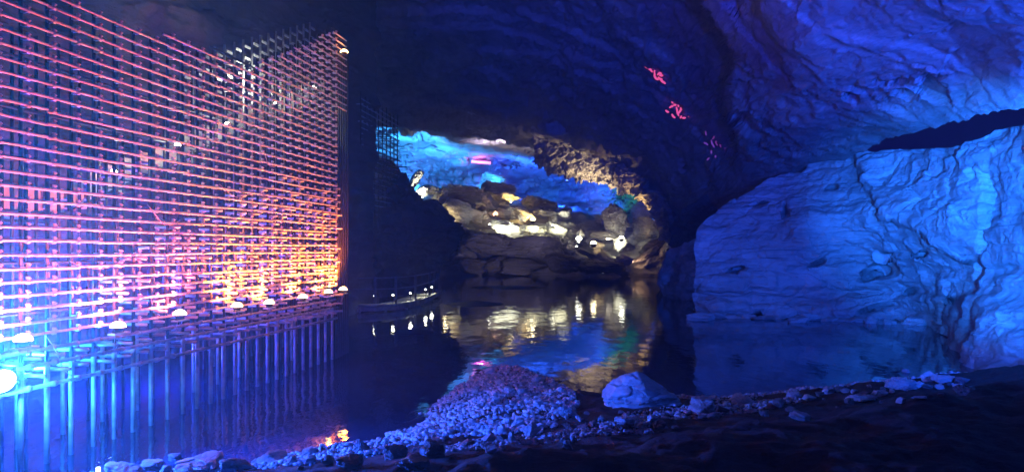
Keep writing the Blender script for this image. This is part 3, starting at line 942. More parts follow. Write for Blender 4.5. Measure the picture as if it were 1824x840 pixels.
sil = [(300, 838), (450, 826), (640, 800), (760, 792), (900, 776), (1040, 765), (1160, 752), (1330, 722), (1500, 704), (1700, 682)]
sx = [a for a, _ in sil]; sy = [b for _, b in sil]
for k in range(150):
    px = rnd.uniform(260, 1720); py = np.interp(px, sx, sy) + rnd.gauss(0, 11)
    a = rnd.choice([6, 8, 10, 12, 14, 18, 24])
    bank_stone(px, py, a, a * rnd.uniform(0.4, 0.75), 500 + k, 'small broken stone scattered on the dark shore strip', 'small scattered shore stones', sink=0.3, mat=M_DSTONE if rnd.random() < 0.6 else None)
# larger cobbles of the spit
for k in range(130):
    t = rnd.random()
    py = 662 + 118 * t ** 0.8
    c0 = np.interp(py, [660, 700, 740, 780], [872, 835, 790, 735]); c1 = np.interp(py, [660, 700, 740, 780], [930, 1020, 1050, 1000])
    px = rnd.uniform(c0, c1)
    a = rnd.uniform(7, 11) if rnd.random() < 0.75 else rnd.uniform(12, 20)
    bank_stone(px, py, a, a * rnd.uniform(0.5, 0.8), 900 + k, 'pale cobble lying in the gravel of the spit', 'cobbles of the gravel spit', sink=0.25)

# ---- gravel: one mesh of small stones
def gravel():
    bm = bmesh.new(); bmesh.ops.create_icosphere(bm, subdivisions=1, radius=1)
    base = np.array([v.co[:] for v in bm.verts]); faces = np.array([[v.index for v in f.verts] for f in bm.faces]); bm.free()
    rg = np.random.default_rng(4)
    pts = []
    def add(poly_px, n, smin, smax):
        poly = np.array(poly_px, float)
        mn, mx = poly.min(0), poly.max(0)
        got = 0
        W_ = []
        while got < n:
            q = rg.uniform(mn, mx, (4000, 2))
            ins = np.zeros(len(q), bool)
            j = len(poly) - 1
            for i in range(len(poly)):
                yi, yj = poly[i, 1], poly[j, 1]
                c = ((yi > q[:, 1]) != (yj > q[:, 1])) & (q[:, 0] < (poly[j, 0] - poly[i, 0]) * (q[:, 1] - yi) / (yj - yi + 1e-12) + poly[i, 0])
                ins ^= c
                j = i
            q = q[ins][: n - got]
            got += len(q)
            z = bank_z(q[:, 0], q[:, 1])
            s = smin + (smax - smin) * rg.random(len(q)) ** 2.2
            pq = np.column_stack([q, 0 * q[:, 0]])
            keep = (z > -0.03) & (fbm(pq * 1.1, 4, 44) + 0.35 * rg.normal(0, 1, len(q)) > -0.22)
            W_.append(np.column_stack([q[:, 0], q[:, 1], z, s])[keep])
        pts.append(np.concatenate(W_))
    # polygons in plan
    add([(-1.9, 11.0), (-1.35, 13.5), (-0.95, 16.2), (-0.2, 17.5), (0.5, 16.7), (1.2, 14.7), (1.1, 12.6), (0.9, 10.6), (0.2, 9.0), (-1.2, 9.3)], 15000, 0.014, 0.052)
    add([(-1.0, 7.3), (0.0, 7.4), (1.6, 8.3), (1.7, 9.2), (0.5, 8.8), (-0.8, 8.2)], 2600, 0.010, 0.035)
    add([(1.4, 9.2), (2.7, 9.8), (4.6, 11.4), (4.2, 12.2), (2.6, 11.2), (1.6, 10.4)], 2600, 0.010, 0.040)
    add([(-5.4, 8.2), (-2.8, 8.0), (-0.8, 8.6), (-1.2, 10.8), (-2.4, 10.2), (-3.6, 9.2), (-5.4, 8.9)], 4500, 0.010, 0.045)
    add([(2.6, 12.6), (4.2, 12.8), (9.5, 14.8), (9.6, 15.8), (7.5, 15.0), (4.4, 13.9), (2.6, 13.6)], 2600, 0.012, 0.05)
    Q = np.concatenate(pts)
    n = len(Q)
    ang = rg.uniform(0, 2 * np.pi, n); sc = Q[:, 3:4] * rg.uniform(0.6, 1.35, (n, 3)) * np.array([1, 1, 0.7])
    V = base[None] * sc[:, None, :] * (1 + rg.normal(0, 0.16, (n, len(base), 1)))
    tilt = rg.normal(0, 0.4, n)
    c, s = np.cos(tilt)[:, None], np.sin(tilt)[:, None]
    x = V[..., 0] * c - V[..., 2] * s; z = V[..., 0] * s + V[..., 2] * c
    V[..., 0], V[..., 2] = x, z
    c, s = np.cos(ang)[:, None], np.sin(ang)[:, None]
    x = V[..., 0] * c - V[..., 1] * s; y = V[..., 0] * s + V[..., 1] * c
    V[..., 0], V[..., 1] = x, y
    V += Q[:, None, :3] + np.array([0, 0, 1])[None, None] * (Q[:, 3] * 0.35)[:, None, None]
    Fc = (faces[None] + (np.arange(n) * len(base))[:, None, None]).reshape(-1, 3)
    me = bpy.data.meshes.new('gravel')
    me.vertices.add(n * len(base)); me.vertices.foreach_set('co', V.astype(np.float32).ravel())
    me.loops.add(Fc.size); me.loops.foreach_set('vertex_index', Fc.astype(np.int32).ravel())
    me.polygons.add(len(Fc)); me.polygons.foreach_set('loop_start', np.arange(0, Fc.size, 3, dtype=np.int32)); me.polygons.foreach_set('loop_total', np.full(len(Fc), 3, dtype=np.int32))
    me.update(calc_edges=True)
    o = link_mesh('gravel', me, M_GRAV)
    tag(o, 'loose pale gravel of the spit and the shore', 'gravel', kind='stuff')
gravel()

# ================================================================== SCAFFOLD SCREEN
A0 = Vector((-6.15, 8.8, 0)); DIR = Vector((0.163, 0.987, 0)).normalized(); NRM = Vector((0.987, -0.163, 0)).normalized(); UP = Vector((0, 0, 1))
def sp(s, off, z): return A0 + DIR * s + NRM * off + UP * z
S0, S1 = -1.3, 10.1
def screen_top(s):
    return 6.15 + (0.17 if s > 3.0 else 0) + max(0.0, (s - 5.6) / (10.1 - 5.6)) * 2.15
STEP = 0.17
scr = empty('scaffold_screen', sp(4, 0, 0), 'tall lattice screen of horizontal steel pipes glowing orange and pink beside the lake', 'scaffold')
LOC = scr.location.copy()
rnd = random.Random(3)
posts = [S0 + 0.42 * i for i in range(28)]
rows_z = [1.72 + STEP * i for i in range(40)]
clampcount = 0
cl_rest = MB()
def clamp_shape(mb, s, z):
    c = sp(s, 0, z)
    mb.tube(c - DIR * 0.026, c + DIR * 0.026, 0.029, 8)
    mb.box(c + UP * 0.045 + NRM * 0.004, DIR, NRM, UP, 0.016, 0.018, 0.022)
    mb.tube(c + UP * 0.045, c + UP * 0.045 + NRM * 0.045, 0.010, 6)
    mb.box(c - NRM * 0.06, DIR, NRM, UP, 0.02, 0.05, 0.02)
clamps = []
for iz, z in enumerate(rows_z):
    s_start = S0
    if z > 6.15:
        s_start = next((s / 50 for s in range(-100, 520) if screen_top(s / 50) >= z), None)
        if s_start is None: continue
        s_start += rnd.uniform(-0.08, 0.08)
    s_end = S1 + (rnd.uniform(-0.05, 0.05) if z < 6.4 else 0.65)
    mb = MB()
    # pipe lengths coupled end to end, each very slightly out of line
    s = s_start
    while s < s_end - 0.05:
        e = min(s_end, s + rnd.choice([2.0, 2.5, 3.0]))
        dz0, dz1 = rnd.uniform(-0.016, 0.016), rnd.uniform(-0.016, 0.016)
        mb.tube(sp(s, 0, z + dz0), sp(e - 0.006, 0, z + dz1), 0.0195, 10)
        s = e
    mb.build('pipe', M_PIPE, scr, True, LOC)
    for s in posts:
        if s_start - 0.02 < s < s_end:
            clamps.append((s, z))
near = sorted(clamps, key=lambda c: sp(c[0], 0, 0).y)
vis = [c for c in near if sp(c[0], 0, 0).y > 8.2 and (c[1] - EYE) / sp(c[0], 0, 0).y * F < HY]
chosen = set(vis[:96])
for c in clamps:
    if c in chosen:
        mb = MB(); clamp_shape(mb, *c); mb.build('coupler', M_PIPE, scr, False, LOC)
    else:
        clamp_shape(cl_rest, *c)
o = cl_rest.build('coupler', M_PIPE, scr, False, LOC); o['kind'] = 'stuff'
# uprights (set back), legs in the water
for i, s in enumerate(posts):
    if s > S1 + 0.1: continue
    zt = screen_top(s) + 0.05
    mb = MB(); mb.tube(sp(s, -0.10, 1.3), sp(s, -0.10, zt), 0.026, 8); mb.build('upright', M_POST, scr, True, LOC)
    mb = MB(); mb.tube(sp(s + 0.02, -1.05, 1.3), sp(s + 0.02, -1.05, zt - 0.3), 0.026, 8); mb.build('upright', M_POST, scr, True, LOC)
    a = rnd.uniform(-0.012, 0.012)
    mb = MB(); mb.tube(sp(s + a, -0.10, -0.6), sp(s, -0.10, 1.298), 0.036, 10); mb.build('leg', M_LEG, scr, True, LOC)
    if i % 2 == 0:
        mb = MB(); mb.tube(sp(s + 0.1 + a, -1.05, -0.6), sp(s + 0.1, -1.05, 1.298), 0.032, 10); mb.build('leg', M_LEG, scr, True, LOC)
# return face at the far end
for k in range(6):
    s = S1 + 0.12 + 0.16 * k; off = 0.02 - 0.0 * k
    mb = MB(); mb.tube(sp(S1 + 0.1 + 0.2 * k, -0.05 - 0.02 * k, -0.6), sp(S1 + 0.1 + 0.2 * k, -0.05 - 0.02 * k, 8.4 - 0.05 * k), 0.024, 8); mb.build('upright', M_POST, scr, True, LOC)
for k in range(30):
    z = 1.72 + 0.22 * k
    mb = MB(); mb.tube(sp(S1 + 0.05, -0.08, z), sp(S1 + 1.15, -0.2, z), 0.02, 8); mb.build('ledger', M_POST, scr, True, LOC)
# ledgers of the rear plane
for k in range(8):
    z = 1.9 + 0.72 * k
    s_st = S0 if z < 6.1 else 6.0
    mb = MB(); mb.tube(sp(s_st, -1.0, z), sp(S1, -1.0, z), 0.024, 8); mb.build('ledger', M_POST, scr, True, LOC)
# low rails over the water
for z, off in ((1.05, 0.0), (1.33, 0.02), (1.52, -0.03)):
    mb = MB(); mb.tube(sp(S0, off, z), sp(S1, off, z), 0.027, 10)
    for s in posts:
        if s < S1 - 0.1: mb.tube(sp(s - 0.035, off, z), sp(s + 0.035, off, z), 0.04, 8)
    mb.build('rail', M_LEG, scr, True, LOC)
# transoms: short pipes pointing at the viewer
nt_ = 0
for s in posts:
    for z in (1.22, 1.43):
        if s < S1:
            mb = MB(); mb.tube(sp(s + 0.05, -0.35, z), sp(s + 0.05 + rnd.uniform(-.02, .02), 0.16 + rnd.uniform(-.06, .08), z + rnd.uniform(-.02, .02)), 0.026, 10); mb.build('transom', M_LEG, scr, True, LOC); nt_ += 1
cells = [(s, z) for s in posts for z in rows_z if 2.0 < s < S1 and z < 4.6 and z < 2.2 + 0.32 * s]
rnd.shuffle(cells)
for s, z in cells[: 100 - nt_]:
    mb = MB(); mb.tube(sp(s + 0.04, -0.35, z - 0.07), sp(s + 0.04, 0.13 + rnd.uniform(-.03, .05), z - 0.07), 0.026, 10); mb.build('transom', M_PIPE, scr, True, LOC)
rest = MB()
for s, z in cells[100 - nt_: 150]:
    rest.tube(sp(s + 0.04, -0.35, z - 0.07), sp(s + 0.04, 0.10, z - 0.07), 0.024, 8)
o = rest.build('transom', M_PIPE, scr, True, LOC); o['kind'] = 'stuff'

# ---- floodlights on boards along the foot of the screen
def wall_D(px): return 1.0 / (0.1140 - 1.01e-4 * px)
FL = [(6, 606, 'pink', 'pink white floodlight at the left picture edge above the cyan one'),
      (180, 582, 'pink', 'floodlight blown out to white above the cyan glow, second from the left'),
      (293, 560, 'pink', 'pinkish floodlight on a white board, third from the left'),
      (398, 546, 'orange', 'orange floodlight on a white board, fourth from the left'),
      (457, 540, 'orange', 'dimmer orange floodlight between the two brighter ones of the row'),
      (519, 530, 'orange', 'orange floodlight third from the far right end of the screen'),
      (566, 521, 'orange', 'small orange floodlight second from the far end of the screen'),
      (593, 516, 'orange', 'small orange floodlight at the far right end of the screen foot')]
def floodlight(loc, yaw, glass, label, sc=1.0, board=True):
    """origin at the base of the lamp"""
    r = empty('floodlight', loc, label, 'floodlight', 'floodlights along the screen foot', (0, 0, yaw))
    X_, Y_, Z_ = Vector((1, 0, 0)), Vector((0, 1, 0)), Vector((0, 0, 1))
    if board:
        mb = MB(); mb.box((0.02, 0, -0.012), X_, Y_, Z_, 0.16, 0.06, 0.012); mb.build('board', M_BOARD, r)
        mb = MB()
        mb.tube((-0.06, 0, -0.024), (-0.02, 0.05, -0.22), 0.006, 6); mb.tube((0.07, 0, -0.024), (0.02, 0.05, -0.22), 0.006, 6)
        mb.build('stay', M_CABLE, r)
    mb = MB()
    mb.tube((-0.095, 0, 0.0), (-0.095, 0, 0.075), 0.008, 6); mb.tube((0.095, 0, 0.0), (0.095, 0, 0.075), 0.008, 6)
    mb.box((0, 0, 0.006), X_, Y_, Z_, 0.10, 0.02, 0.005)
    mb.build('bracket', M_HOUSE, r)
    mb = MB(); mb.tube((0, 0, 0.022), (0, 0, 0.078), 0.055, 14, 0.088); mb.build('housing', M_HOUSE, r)
    mb = MB(); mb.dome((0, 0, 0.079), X_, Y_, Z_, 0.105, 0.105, 0.085); mb.build('lens', glass, r, True)
    return r
yaw = math.atan2(DIR.y, DIR.x)
for i, (px, py, k, lab) in enumerate(FL):
    D = wall_D(px)
    base = P(px, py, D - 0.05) + NRM * 0.27
    base = Vector((base.x, base.y, EYE + (HY - py) / F * base.y)) - UP * 0.08
    floodlight(base, yaw, G_PINK if k == 'pink' else G_ORANGE, lab)
    colr = (1.0, 0.11, 0.09) if k == 'pink' else (1.0, 0.19, 0.012)
    pw = [800, 950, 1050, 1200, 900, 1200, 900, 700][i]
    lamp('flood_light', base + UP * 0.20 + NRM * 0.05, colr, 26, None, None, r=0.06)
    lamp('flood_light', base + UP * 0.19, colr, pw, base + UP * 1.7 - NRM * 1.5, 134, 0.6, 0.05)
# single orange lamp high on the screen's end
top_l = P(613, 99, 19.2)
tl = floodlight(top_l, yaw, G_ORANGE, 'single orange floodlight fixed high on the far end of the screen', board=False)
tl['group'] = 'single high floodlight'
lamp('flood_light', top_l + Vector((0.1, -0.2, 0.2)), (1.0, 0.20, 0.03), 6, None, None)

# the cyan flood at the lower left
cf = P(-8, 678, 8.75) + NRM * 0.06
r = empty('floodlight', cf, 'overexposed cyan floodlight low at the left picture edge lighting the pipe legs', 'floodlight', 'cyan flood', (0, 0, math.atan2(NRM.y, NRM.x)))
X_, Y_, Z_ = Vector((1, 0, 0)), Vector((0, 1, 0)), Vector((0, 0, 1))
mb = MB(); mb.box((-0.03, 0, 0), X_, Y_, Z_, 0.05, 0.21, 0.14); mb.build('housing', M_HOUSE, r)
mb = MB(); mb.dome((0.021, 0, 0), Y_, Z_, X_, 0.20, 0.135, 0.07, 24, 6); mb.build('lens', G_CYAN, r, True)
mb = MB(); mb.tube((-0.03, 0.23, 0), (-0.03, 0.23, -0.2), 0.012, 6); mb.tube((-0.03, -0.23, 0), (-0.03, -0.23, -0.2), 0.012, 6); mb.tube((-0.03, -0.23, -0.2), (-0.03, 0.23, -0.2), 0.012, 6); mb.build('bracket', M_HOUSE, r)
lamp('flood_light', cf + NRM * 0.12, (0.05, 0.26, 1.0), 170, None, None, r=0.08)
lamp('flood_light', cf + NRM * 0.13, (0.015, 0.09, 1.0), 8500, cf + NRM * 3 - DIR * 0.5 - UP * 0.7, 138, 0.5, 0.08)
lamp('flood_light', cf + NRM * 0.13, (0.02, 0.26, 1.0), 22000, (-0.5, 0.0, 5.2), 34, 0.8, 0.08)
lamp('flood_light', cf + NRM * 0.10, (0.03, 0.20, 1.0), 1500, cf + DIR * 2.2 - UP * 1.3, 72, 0.6, 0.08)
lamp('flood_light', cf - NRM * 0.45 + DIR * 0.9 + UP * 0.10, CYAN, 500, None, None, r=0.08)
lamp('flood_light', sp(5.0, -2.6, 1.6), (0.045, 0.06, 1.0), 2200, None, None, r=0.2)  # unseen blue fill added behind the screen for the wall and roof

# ---- loose cables hanging on the screen
def hang(s0, z0, s1, z1, sag, label, off=0.06):
    pts = []
    for k in range(17):
        t = k / 16
        p = sp(s0 + (s1 - s0) * t, off + 0.03 * math.sin(7 * t), z0 + (z1 - z0) * t - sag * 4 * t * (1 - t))
        pts.append(p)
    mb = MB(); mb.path(pts, 0.007, 6)
    o = mb.build('cable', M_CABLE, None, True)
    tag(o, label, 'cable', 'loose cables on the screen')
hang(1.0, 2.65, 2.3, 2.75, 0.16, 'thin cable drooping between two pipes at the lower left of the screen')
hang(2.6, 3.5, 3.4, 3.3, 0.18, 'thin curled cable by the white lamp low on the walkway')
hang(4.6, 4.0, 6.0, 4.1, 0.25, 'longest thin cable drooping across the middle of the screen')
hang(6.0, 5.0, 6.8, 4.6, 0.2, 'thin cable dangling under the upper white lamps')
hang(0.6, 1.7, 1.1, 1.05, 0.05, 'short cable end hanging below the second floodlight')

# ================================================================== STAIR SCAFFOLD BEHIND
st = empty('scaffold_staircase', sp(7, -1.7, 0), 'stepped walkway of pale panels climbing to the right behind the pipe screen', 'staircase')
LS = st.location.copy()
def stair_z(s): return 3.3 + max(0, s - 2.2) * 0.40
rnd = random.Random(12)
s = 0.6; k = 0
while s < 12.6:
    z = stair_z(s)
    mb = MB()
    mb.box(sp(s + 0.2, -1.85, z), DIR, NRM, UP, 0.19, 0.45, 0.02)
    mb.build('tread', M_DECK, st, False, LS)
    for j in range(2):
        mb = MB()
        mb.box(sp(s + 0.2, -1.45 - 0.01 * j, z + 0.14 + 0.22 * j), DIR, NRM, UP, 0.165, 0.008, 0.085)
        mb.build('panel', M_DECK, st, False, LS)
    mb = MB(); mb.tube(sp(s + 0.41, -1.40, -0.4), sp(s + 0.41, -1.40, z + 1.0), 0.028, 8); mb.build('upright', M_POST, st, True, LS)
    s += 0.42; k += 1
mb = MB(); mb.tube(sp(0.6, -1.40, stair_z(0.6) - .08), sp(2.2, -1.40, stair_z(2.2) - .08), 0.03, 8); mb.tube(sp(2.2, -1.40, stair_z(2.2) - .08), sp(12.6, -1.40, stair_z(12.6) - 0.08), 0.03, 8); mb.build('stringer', M_POST, st, True, LS)
# tall rear lattice above the stair
for i in range(16):
    s = 7.2 + 0.44 * i
    if s > 13.9: break
    zt = 2.8 + 4.5 + (s - 7.6) * 0.42
    mb = MB(); mb.tube(sp(s, -2.45, 0), sp(s, -2.45, zt), 0.030, 8); mb.build('upright', M_LEG, st, True, LS)
    for j in range(6):
        mb = MB(); mb.box(sp(s + 0.16, -2.42, zt - 0.15 - 0.30 * j), DIR, NRM, UP, 0.13, 0.02, 0.028); mb.build('rung', M_LEG, st, False, LS)
# white work lamps along the stair
def work_lamp(loc, label, watts, glass=G_WHITE, colr=COOLW, rad=0.05, group='small white lamps', target=None):
    r = empty('work_lamp', loc, label, 'lamp', group)
    mb = MB(); mb.tube((0, 0, -0.09), (0, 0, 0.0), 0.035, 10, 0.06); mb.build('housing', M_HOUSE, r)
    mb = MB(); mb.dome((0, 0, 0.0), Vector((1, 0, 0)), Vector((0, 1, 0)), Vector((0, 0, 1)), 0.055, 0.055, 0.06); mb.build('bulb', glass, r, True)
    lamp('work_light', Vector(loc) + Vector((0, 0, 0.12)), colr, watts, target, 150 if target is not None else None, r=rad)
    return r
for (s, dz, wt, lab) in [(2.95, 0.75, 16, 'small white lamp low on the walkway at the left'), (4.63, 0.75, 16, 'small white lamp second up the walkway'), (6.31, 0.75, 16, 'small white lamp in the middle of the walkway'), (8.41, 0.75, 16, 'small white lamp third from the top of the walkway'), (10.5, 0.75, 16, 'small white lamp near the top of the walkway')]:
    work_lamp(sp(s, -0.80, stair_z(s) + dz - 0.3), lab, wt)
for s in (3.8, 5.5, 7.4, 9.5, 11.5):  # unseen fills added between the lamps to brighten the stair panels
    lamp('work_light', sp(s, -0.70, stair_z(s) + 0.1), (0.9, 1.0, 0.85), 26, sp(s, -1.6, stair_z(s) + 0.25), 150, 0.6, 0.1)
work_lamp(sp(9.8, -2.0, 7.2), 'small white lamp shining up on the tall rear lattice', 160)

# ================================================================== FAR SCAFFOLD TOWER
t0 = Vector((-7.05, 34.0, 0)); t1 = Vector((-6.28, 40.0, 0))
tw = empty('scaffold_tower', (t0 + t1) / 2 + UP * 4.5, 'dark scaffold lattice standing on the rock outcrop before the blue chamber', 'scaffold')
LT = tw.location.copy()
back = Vector((-1.6, 0.25, 0))
for i in range(10):
    a = t0.lerp(t1, i / 9)
    for b_ in (Vector((0, 0, 0)), back):
        mb = MB(); mb.tube(a + b_ + UP * 4.2, a + b_ + UP * (10.05 + (0.15 if i % 3 == 0 else 0)), 0.035, 6); mb.build('upright', M_POST, tw, True, LT)
for k in range(19):
    z = 5.0 + 0.27 * k
    mb = MB(); mb.tube(t0 + UP * z, t1 + UP * z + Vector((0.02 * (k % 3), 0.1 * (k % 4), 0)), 0.032, 6); mb.build('ledger', M_LEG, tw, True, LT)
    if k % 2 == 0:
        mb = MB(); mb.tube(t0 + back + UP * z, t1 + back + UP * z, 0.032, 6); mb.build('ledger', M_POST, tw, True, LT)
for i in range(0, 10, 1):
    a = t0.lerp(t1, i / 9)
    for z in (5.5, 6.6, 7.7, 8.8, 9.6):
        mb = MB(); mb.tube(a + back + UP * z, a + UP * z + Vector((0.12, 0, 0)), 0.03, 6); mb.build('transom', M_LEG, tw, True, LT)
mb = MB(); mb.tube(t1 + UP * 7.35, t1 + UP * 7.35 + Vector((0.5, 0.1, 0)), 0.035, 6); mb.build('ledger', M_POST, tw, True, LT)
work_lamp((-7.4, 33.4, 7.2), 'small white lamp at the foot of the far scaffold lattice', 90)

# ================================================================== JETTY
jp = [Vector((-8.6, 32.2, 0.28)), Vector((-7.4, 32.6, 0.28)), Vector((-6.3, 33.0, 0.28)), Vector((-5.5, 33.8, 0.28)), Vector((-5.0, 35.6, 0.30)), Vector((-4.7, 38.5, 0.34)), Vector((-4.55, 41.5, 0.38)), Vector((-4.6, 44.5, 0.42))]
jt = empty('jetty', jp[2].copy(), 'low curved walkway with handrail lit by small white lamps under the outcrop', 'walkway')
LJ = jt.location.copy()
mb = MB()
L_, R_ = [], []
for i, p in enumerate(jp):
    d = (jp[min(i + 1, len(jp) - 1)] - jp[max(i - 1, 0)]).normalized()
    side = Vector((d.y, -d.x, 0))
    L_.append(p - side * 0.9); R_.append(p + side * 0.35)
for i in range(len(jp) - 1):
    o = len(mb.v)
    for q in (L_[i], R_[i], R_[i + 1], L_[i + 1]):
        mb.v.append(q); mb.v.append(q - UP * 0.22)
    mb.f += [(o, o + 2, o + 4, o + 6), (o + 1, o + 7, o + 5, o + 3), (o + 2, o + 3, o + 5, o + 4), (o, o + 6, o + 7, o + 1)]
    if i == 0: mb.f.append((o, o + 1, o + 3, o + 2))
mb.build('deck', M_CONC, jt, False, LJ)
for i in range(len(jp) - 1):
    mb = MB(); mb.tube(R_[i].lerp(R_[i + 1], 0.5) - UP * 1.0, R_[i].lerp(R_[i + 1], 0.5) - UP * 0.05 - Vector((0.1, 0, 0)), 0.05, 8); mb.build('pile', M_LEG, jt, True, LJ)
pts_rail = [P(625, 540, 32.6), P(668, 543, 32.7), P(705, 540, 33.2), P(740, 531, 35.5), P(765, 522, 39.5), P(774, 518, 42), P(779, 515, 44.5)]
pts_rail = [Vector((p.x, p.y, 0.30)) for p in pts_rail]
for p in pts_rail[1:]:
    mb = MB(); mb.tube(p - UP * 0.05, p + UP * 1.30, 0.055, 8); mb.build('post', M_RAIL, jt, True, LJ)
for h in (0.75, 1.25):
    mb = MB(); mb.path([p + UP * h for p in pts_rail], 0.028, 6); mb.build('rail', M_RAIL, jt, True, LJ)
mb = MB(); mb.path([p + UP * 0.02 + Vector((-0.05, -0.12, 0)) for p in pts_rail], 0.07, 8); mb.build('kerb', M_CONC, jt, True, LJ)
for (px, D, wt, lab) in [(667, 32.9, 22, 'tiny white lamp at the first jetty post'), (731, 34.9, 90, 'round white lamp beside the middle jetty post'), (758, 38.0, 90, 'round white lamp beside the last but one jetty post'), (769, 40.5, 70, 'round white lamp at the far end of the jetty'), (700, 33.4, 20, 'faint white lamp between the first jetty posts')]:
    p = P(px, HY, D); p.z = 0.72
    rr = work_lamp(p, lab, wt * 0.6, rad=0.07, target=p + Vector((0.15, -0.3, -1)))
    mb = MB(); mb.tube((0, 0, -0.44), (0, 0, -0.09), 0.02, 6); mb.build('stem', M_HOUSE, rr)
    for c in rr.children:
        if c.name.startswith('bulb'): c.scale = (0.85, 0.85, 1.0)

# ================================================================== RED LIGHT FIGURES
def light_figure(label, strokes, glass, rad):
    allp = [p for s in strokes for p in s]
    cx_ = sum(p[0] for p in allp) / len(allp); cy_ = sum(p[1] for p in allp) / len(allp)
    c, n = cast(bvh_ceil, cx_, cy_)
    r = empty('light_figure', c, label, 'light figure', 'red light figures on the cave roof')
    for s in strokes:
        q = []
        for (a, b_) in s:
            h, n2 = cast(bvh_ceil, a, b_)
            # keep the strokes on one plane through the anchor, just off the rock
            q.append(P(a, b_, c.y - 0.55))
        dense = []
        for i in range(len(q) - 1):
            for t in range(4): dense.append(q[i].lerp(q[i + 1], t / 4))
        dense.append(q[-1])
        m_ = len(dense)
        radii = [rad * (0.45 + 0.75 * math.sin(math.pi * (0.12 + 0.76 * i / (m_ - 1)))) for i in range(m_)]
        mb = MB(); mb.path(dense, rad, 6, radii); mb.build('light_tube', glass, r, True, c)
    return r
def z1(pts, ox=1130, oy=100, k=280 / 1238 * 1.0):
    return [(ox + a * 0.2262, oy + b * 0.2262) for a, b in pts]
f1 = [z1(s) for s in [[(80, 80), (105, 92), (128, 108), (142, 128)], [(155, 130), (165, 102), (190, 97), (212, 105), (212, 118)], [(160, 130), (158, 155), (170, 178), (190, 188)], [(180, 150), (195, 135), (212, 130), (208, 150)],
                      [(185, 165), (200, 180), (222, 185)], [(195, 150), (215, 155), (225, 148)], [(205, 190), (225, 203), (246, 218)]]]
f2 = [z1(s) for s in [[(295, 355), (303, 372)], [(275, 408), (292, 396), (308, 392)], [(308, 378), (320, 388), (330, 380)], [(340, 378), (350, 392), (342, 398)], [(330, 400), (336, 425), (340, 450), (350, 472)], [(362, 405), (368, 420), (355, 440), (346, 455)],
                      [(245, 425), (258, 438), (272, 442)], [(295, 455), (305, 475), (322, 487)], [(360, 490), (372, 470)], [(375, 487), (405, 486)], [(425, 478), (440, 468), (448, 460)], [(425, 463), (442, 462)]]]
f3 = [z1(s) for s in [[(560, 590), (565, 625)], [(622, 592), (645, 588), (665, 595), (668, 625)], [(640, 605), (632, 630), (615, 655)], [(650, 620), (655, 650), (640, 680), (655, 705)], [(605, 660), (612, 690), (630, 720)], [(665, 640), (685, 670), (700, 700)], [(545, 680), (565, 688), (580, 700)],
                      [(605, 740), (606, 770)], [(690, 690), (715, 720), (718, 745)], [(640, 780), (638, 800)], [(570, 820), (590, 800)], [(655, 660), (675, 690), (680, 720)]]]
light_figure('highest bright red figure of curved light strokes on the cave roof', f1, G_RED, 0.055)
light_figure('middle bright red figure of light strokes with outspread limbs', f2, G_RED, 0.055)
light_figure('lowest and dimmest dark red figure of light strokes', f3, G_REDDIM, 0.045)

# ================================================================== FAR CHAMBER LAMPS
def spot_lamp(px, py, D, label, watts, colr=WARM, glass=G_WARM, size=1.0, target=None, ang=None, lift=0.5, group='lamps among the far rubble'):
    p = P(px, py, D)
    r = empty('spotlight', p, label, 'spotlight', group)
    s = size
    mb = MB(); mb.tube((0, 0, -0.30 * s), (0, -0.02, 0), 0.16 * s, 12, 0.24 * s); mb.build('housing', M_HOUSE, r)
    mb = MB(); mb.dome((0, -0.02, 0.0), Vector((1, 0, 0)), Vector((0, 1, 0)), UP, 0.23 * s, 0.23 * s, 0.22 * s); mb.build('lens', glass, r, True)
    if target is None: target = p + Vector((0.0, 3.0, 0.9))
    lamp('spot_light', p + Vector((0, -0.7, lift * 0.6)), colr, watts * 0.10, target, ang or 84, 0.7, 0.12)
    return r
spot_lamp(792, 398, 88, 'warm lamp hidden at the left foot of the broad pale block', 9000)
spot_lamp(872, 400, 86, 'lamp lighting the brightest white ledge', 5000, COOLW, G_WHITE, 0.6)
spot_lamp(949, 392, 87, 'glowing yellow lamp on the row of white ledges', 5200, WARM, G_WARM, 1.3)
spot_lamp(1031, 426, 83, 'bright white lamp in the right half of the slope', 3600, COOLW, G_WHITE, 1.5)
spot_lamp(1027, 439, 82, 'tiny white lamp just below the bright white one', 300, COOLW, G_WHITE, 0.5)
spot_lamp(1057, 434, 81.5, 'yellow lamp low on the slope', 3600, WARM, G_WARM, 1.4)
spot_lamp(1107, 424, 82, 'white lamp on top of the glaring split stone', 3600, COOLW, G_WHITE, 1.2)
spot_lamp(910, 360, 93, 'warm lamp under the high yellow slab', 2600, (1.0, 0.62, 0.16), G_WARM, 0.5)
spot_lamp(940, 388, 90, 'warm lamp under the slanting yellow ledge', 2200, (1.0, 0.62, 0.16), G_WARM, 0.5)
spot_lamp(752, 352, 92, 'lamp behind the outcrop skyline lighting the pale shards', 2600, COOLW, G_WHITE, 0.5)
spot_lamp(985, 402, 86, 'lamp lighting the pale end block of the ledge row', 2400, COOLW, G_WHITE, 0.6)
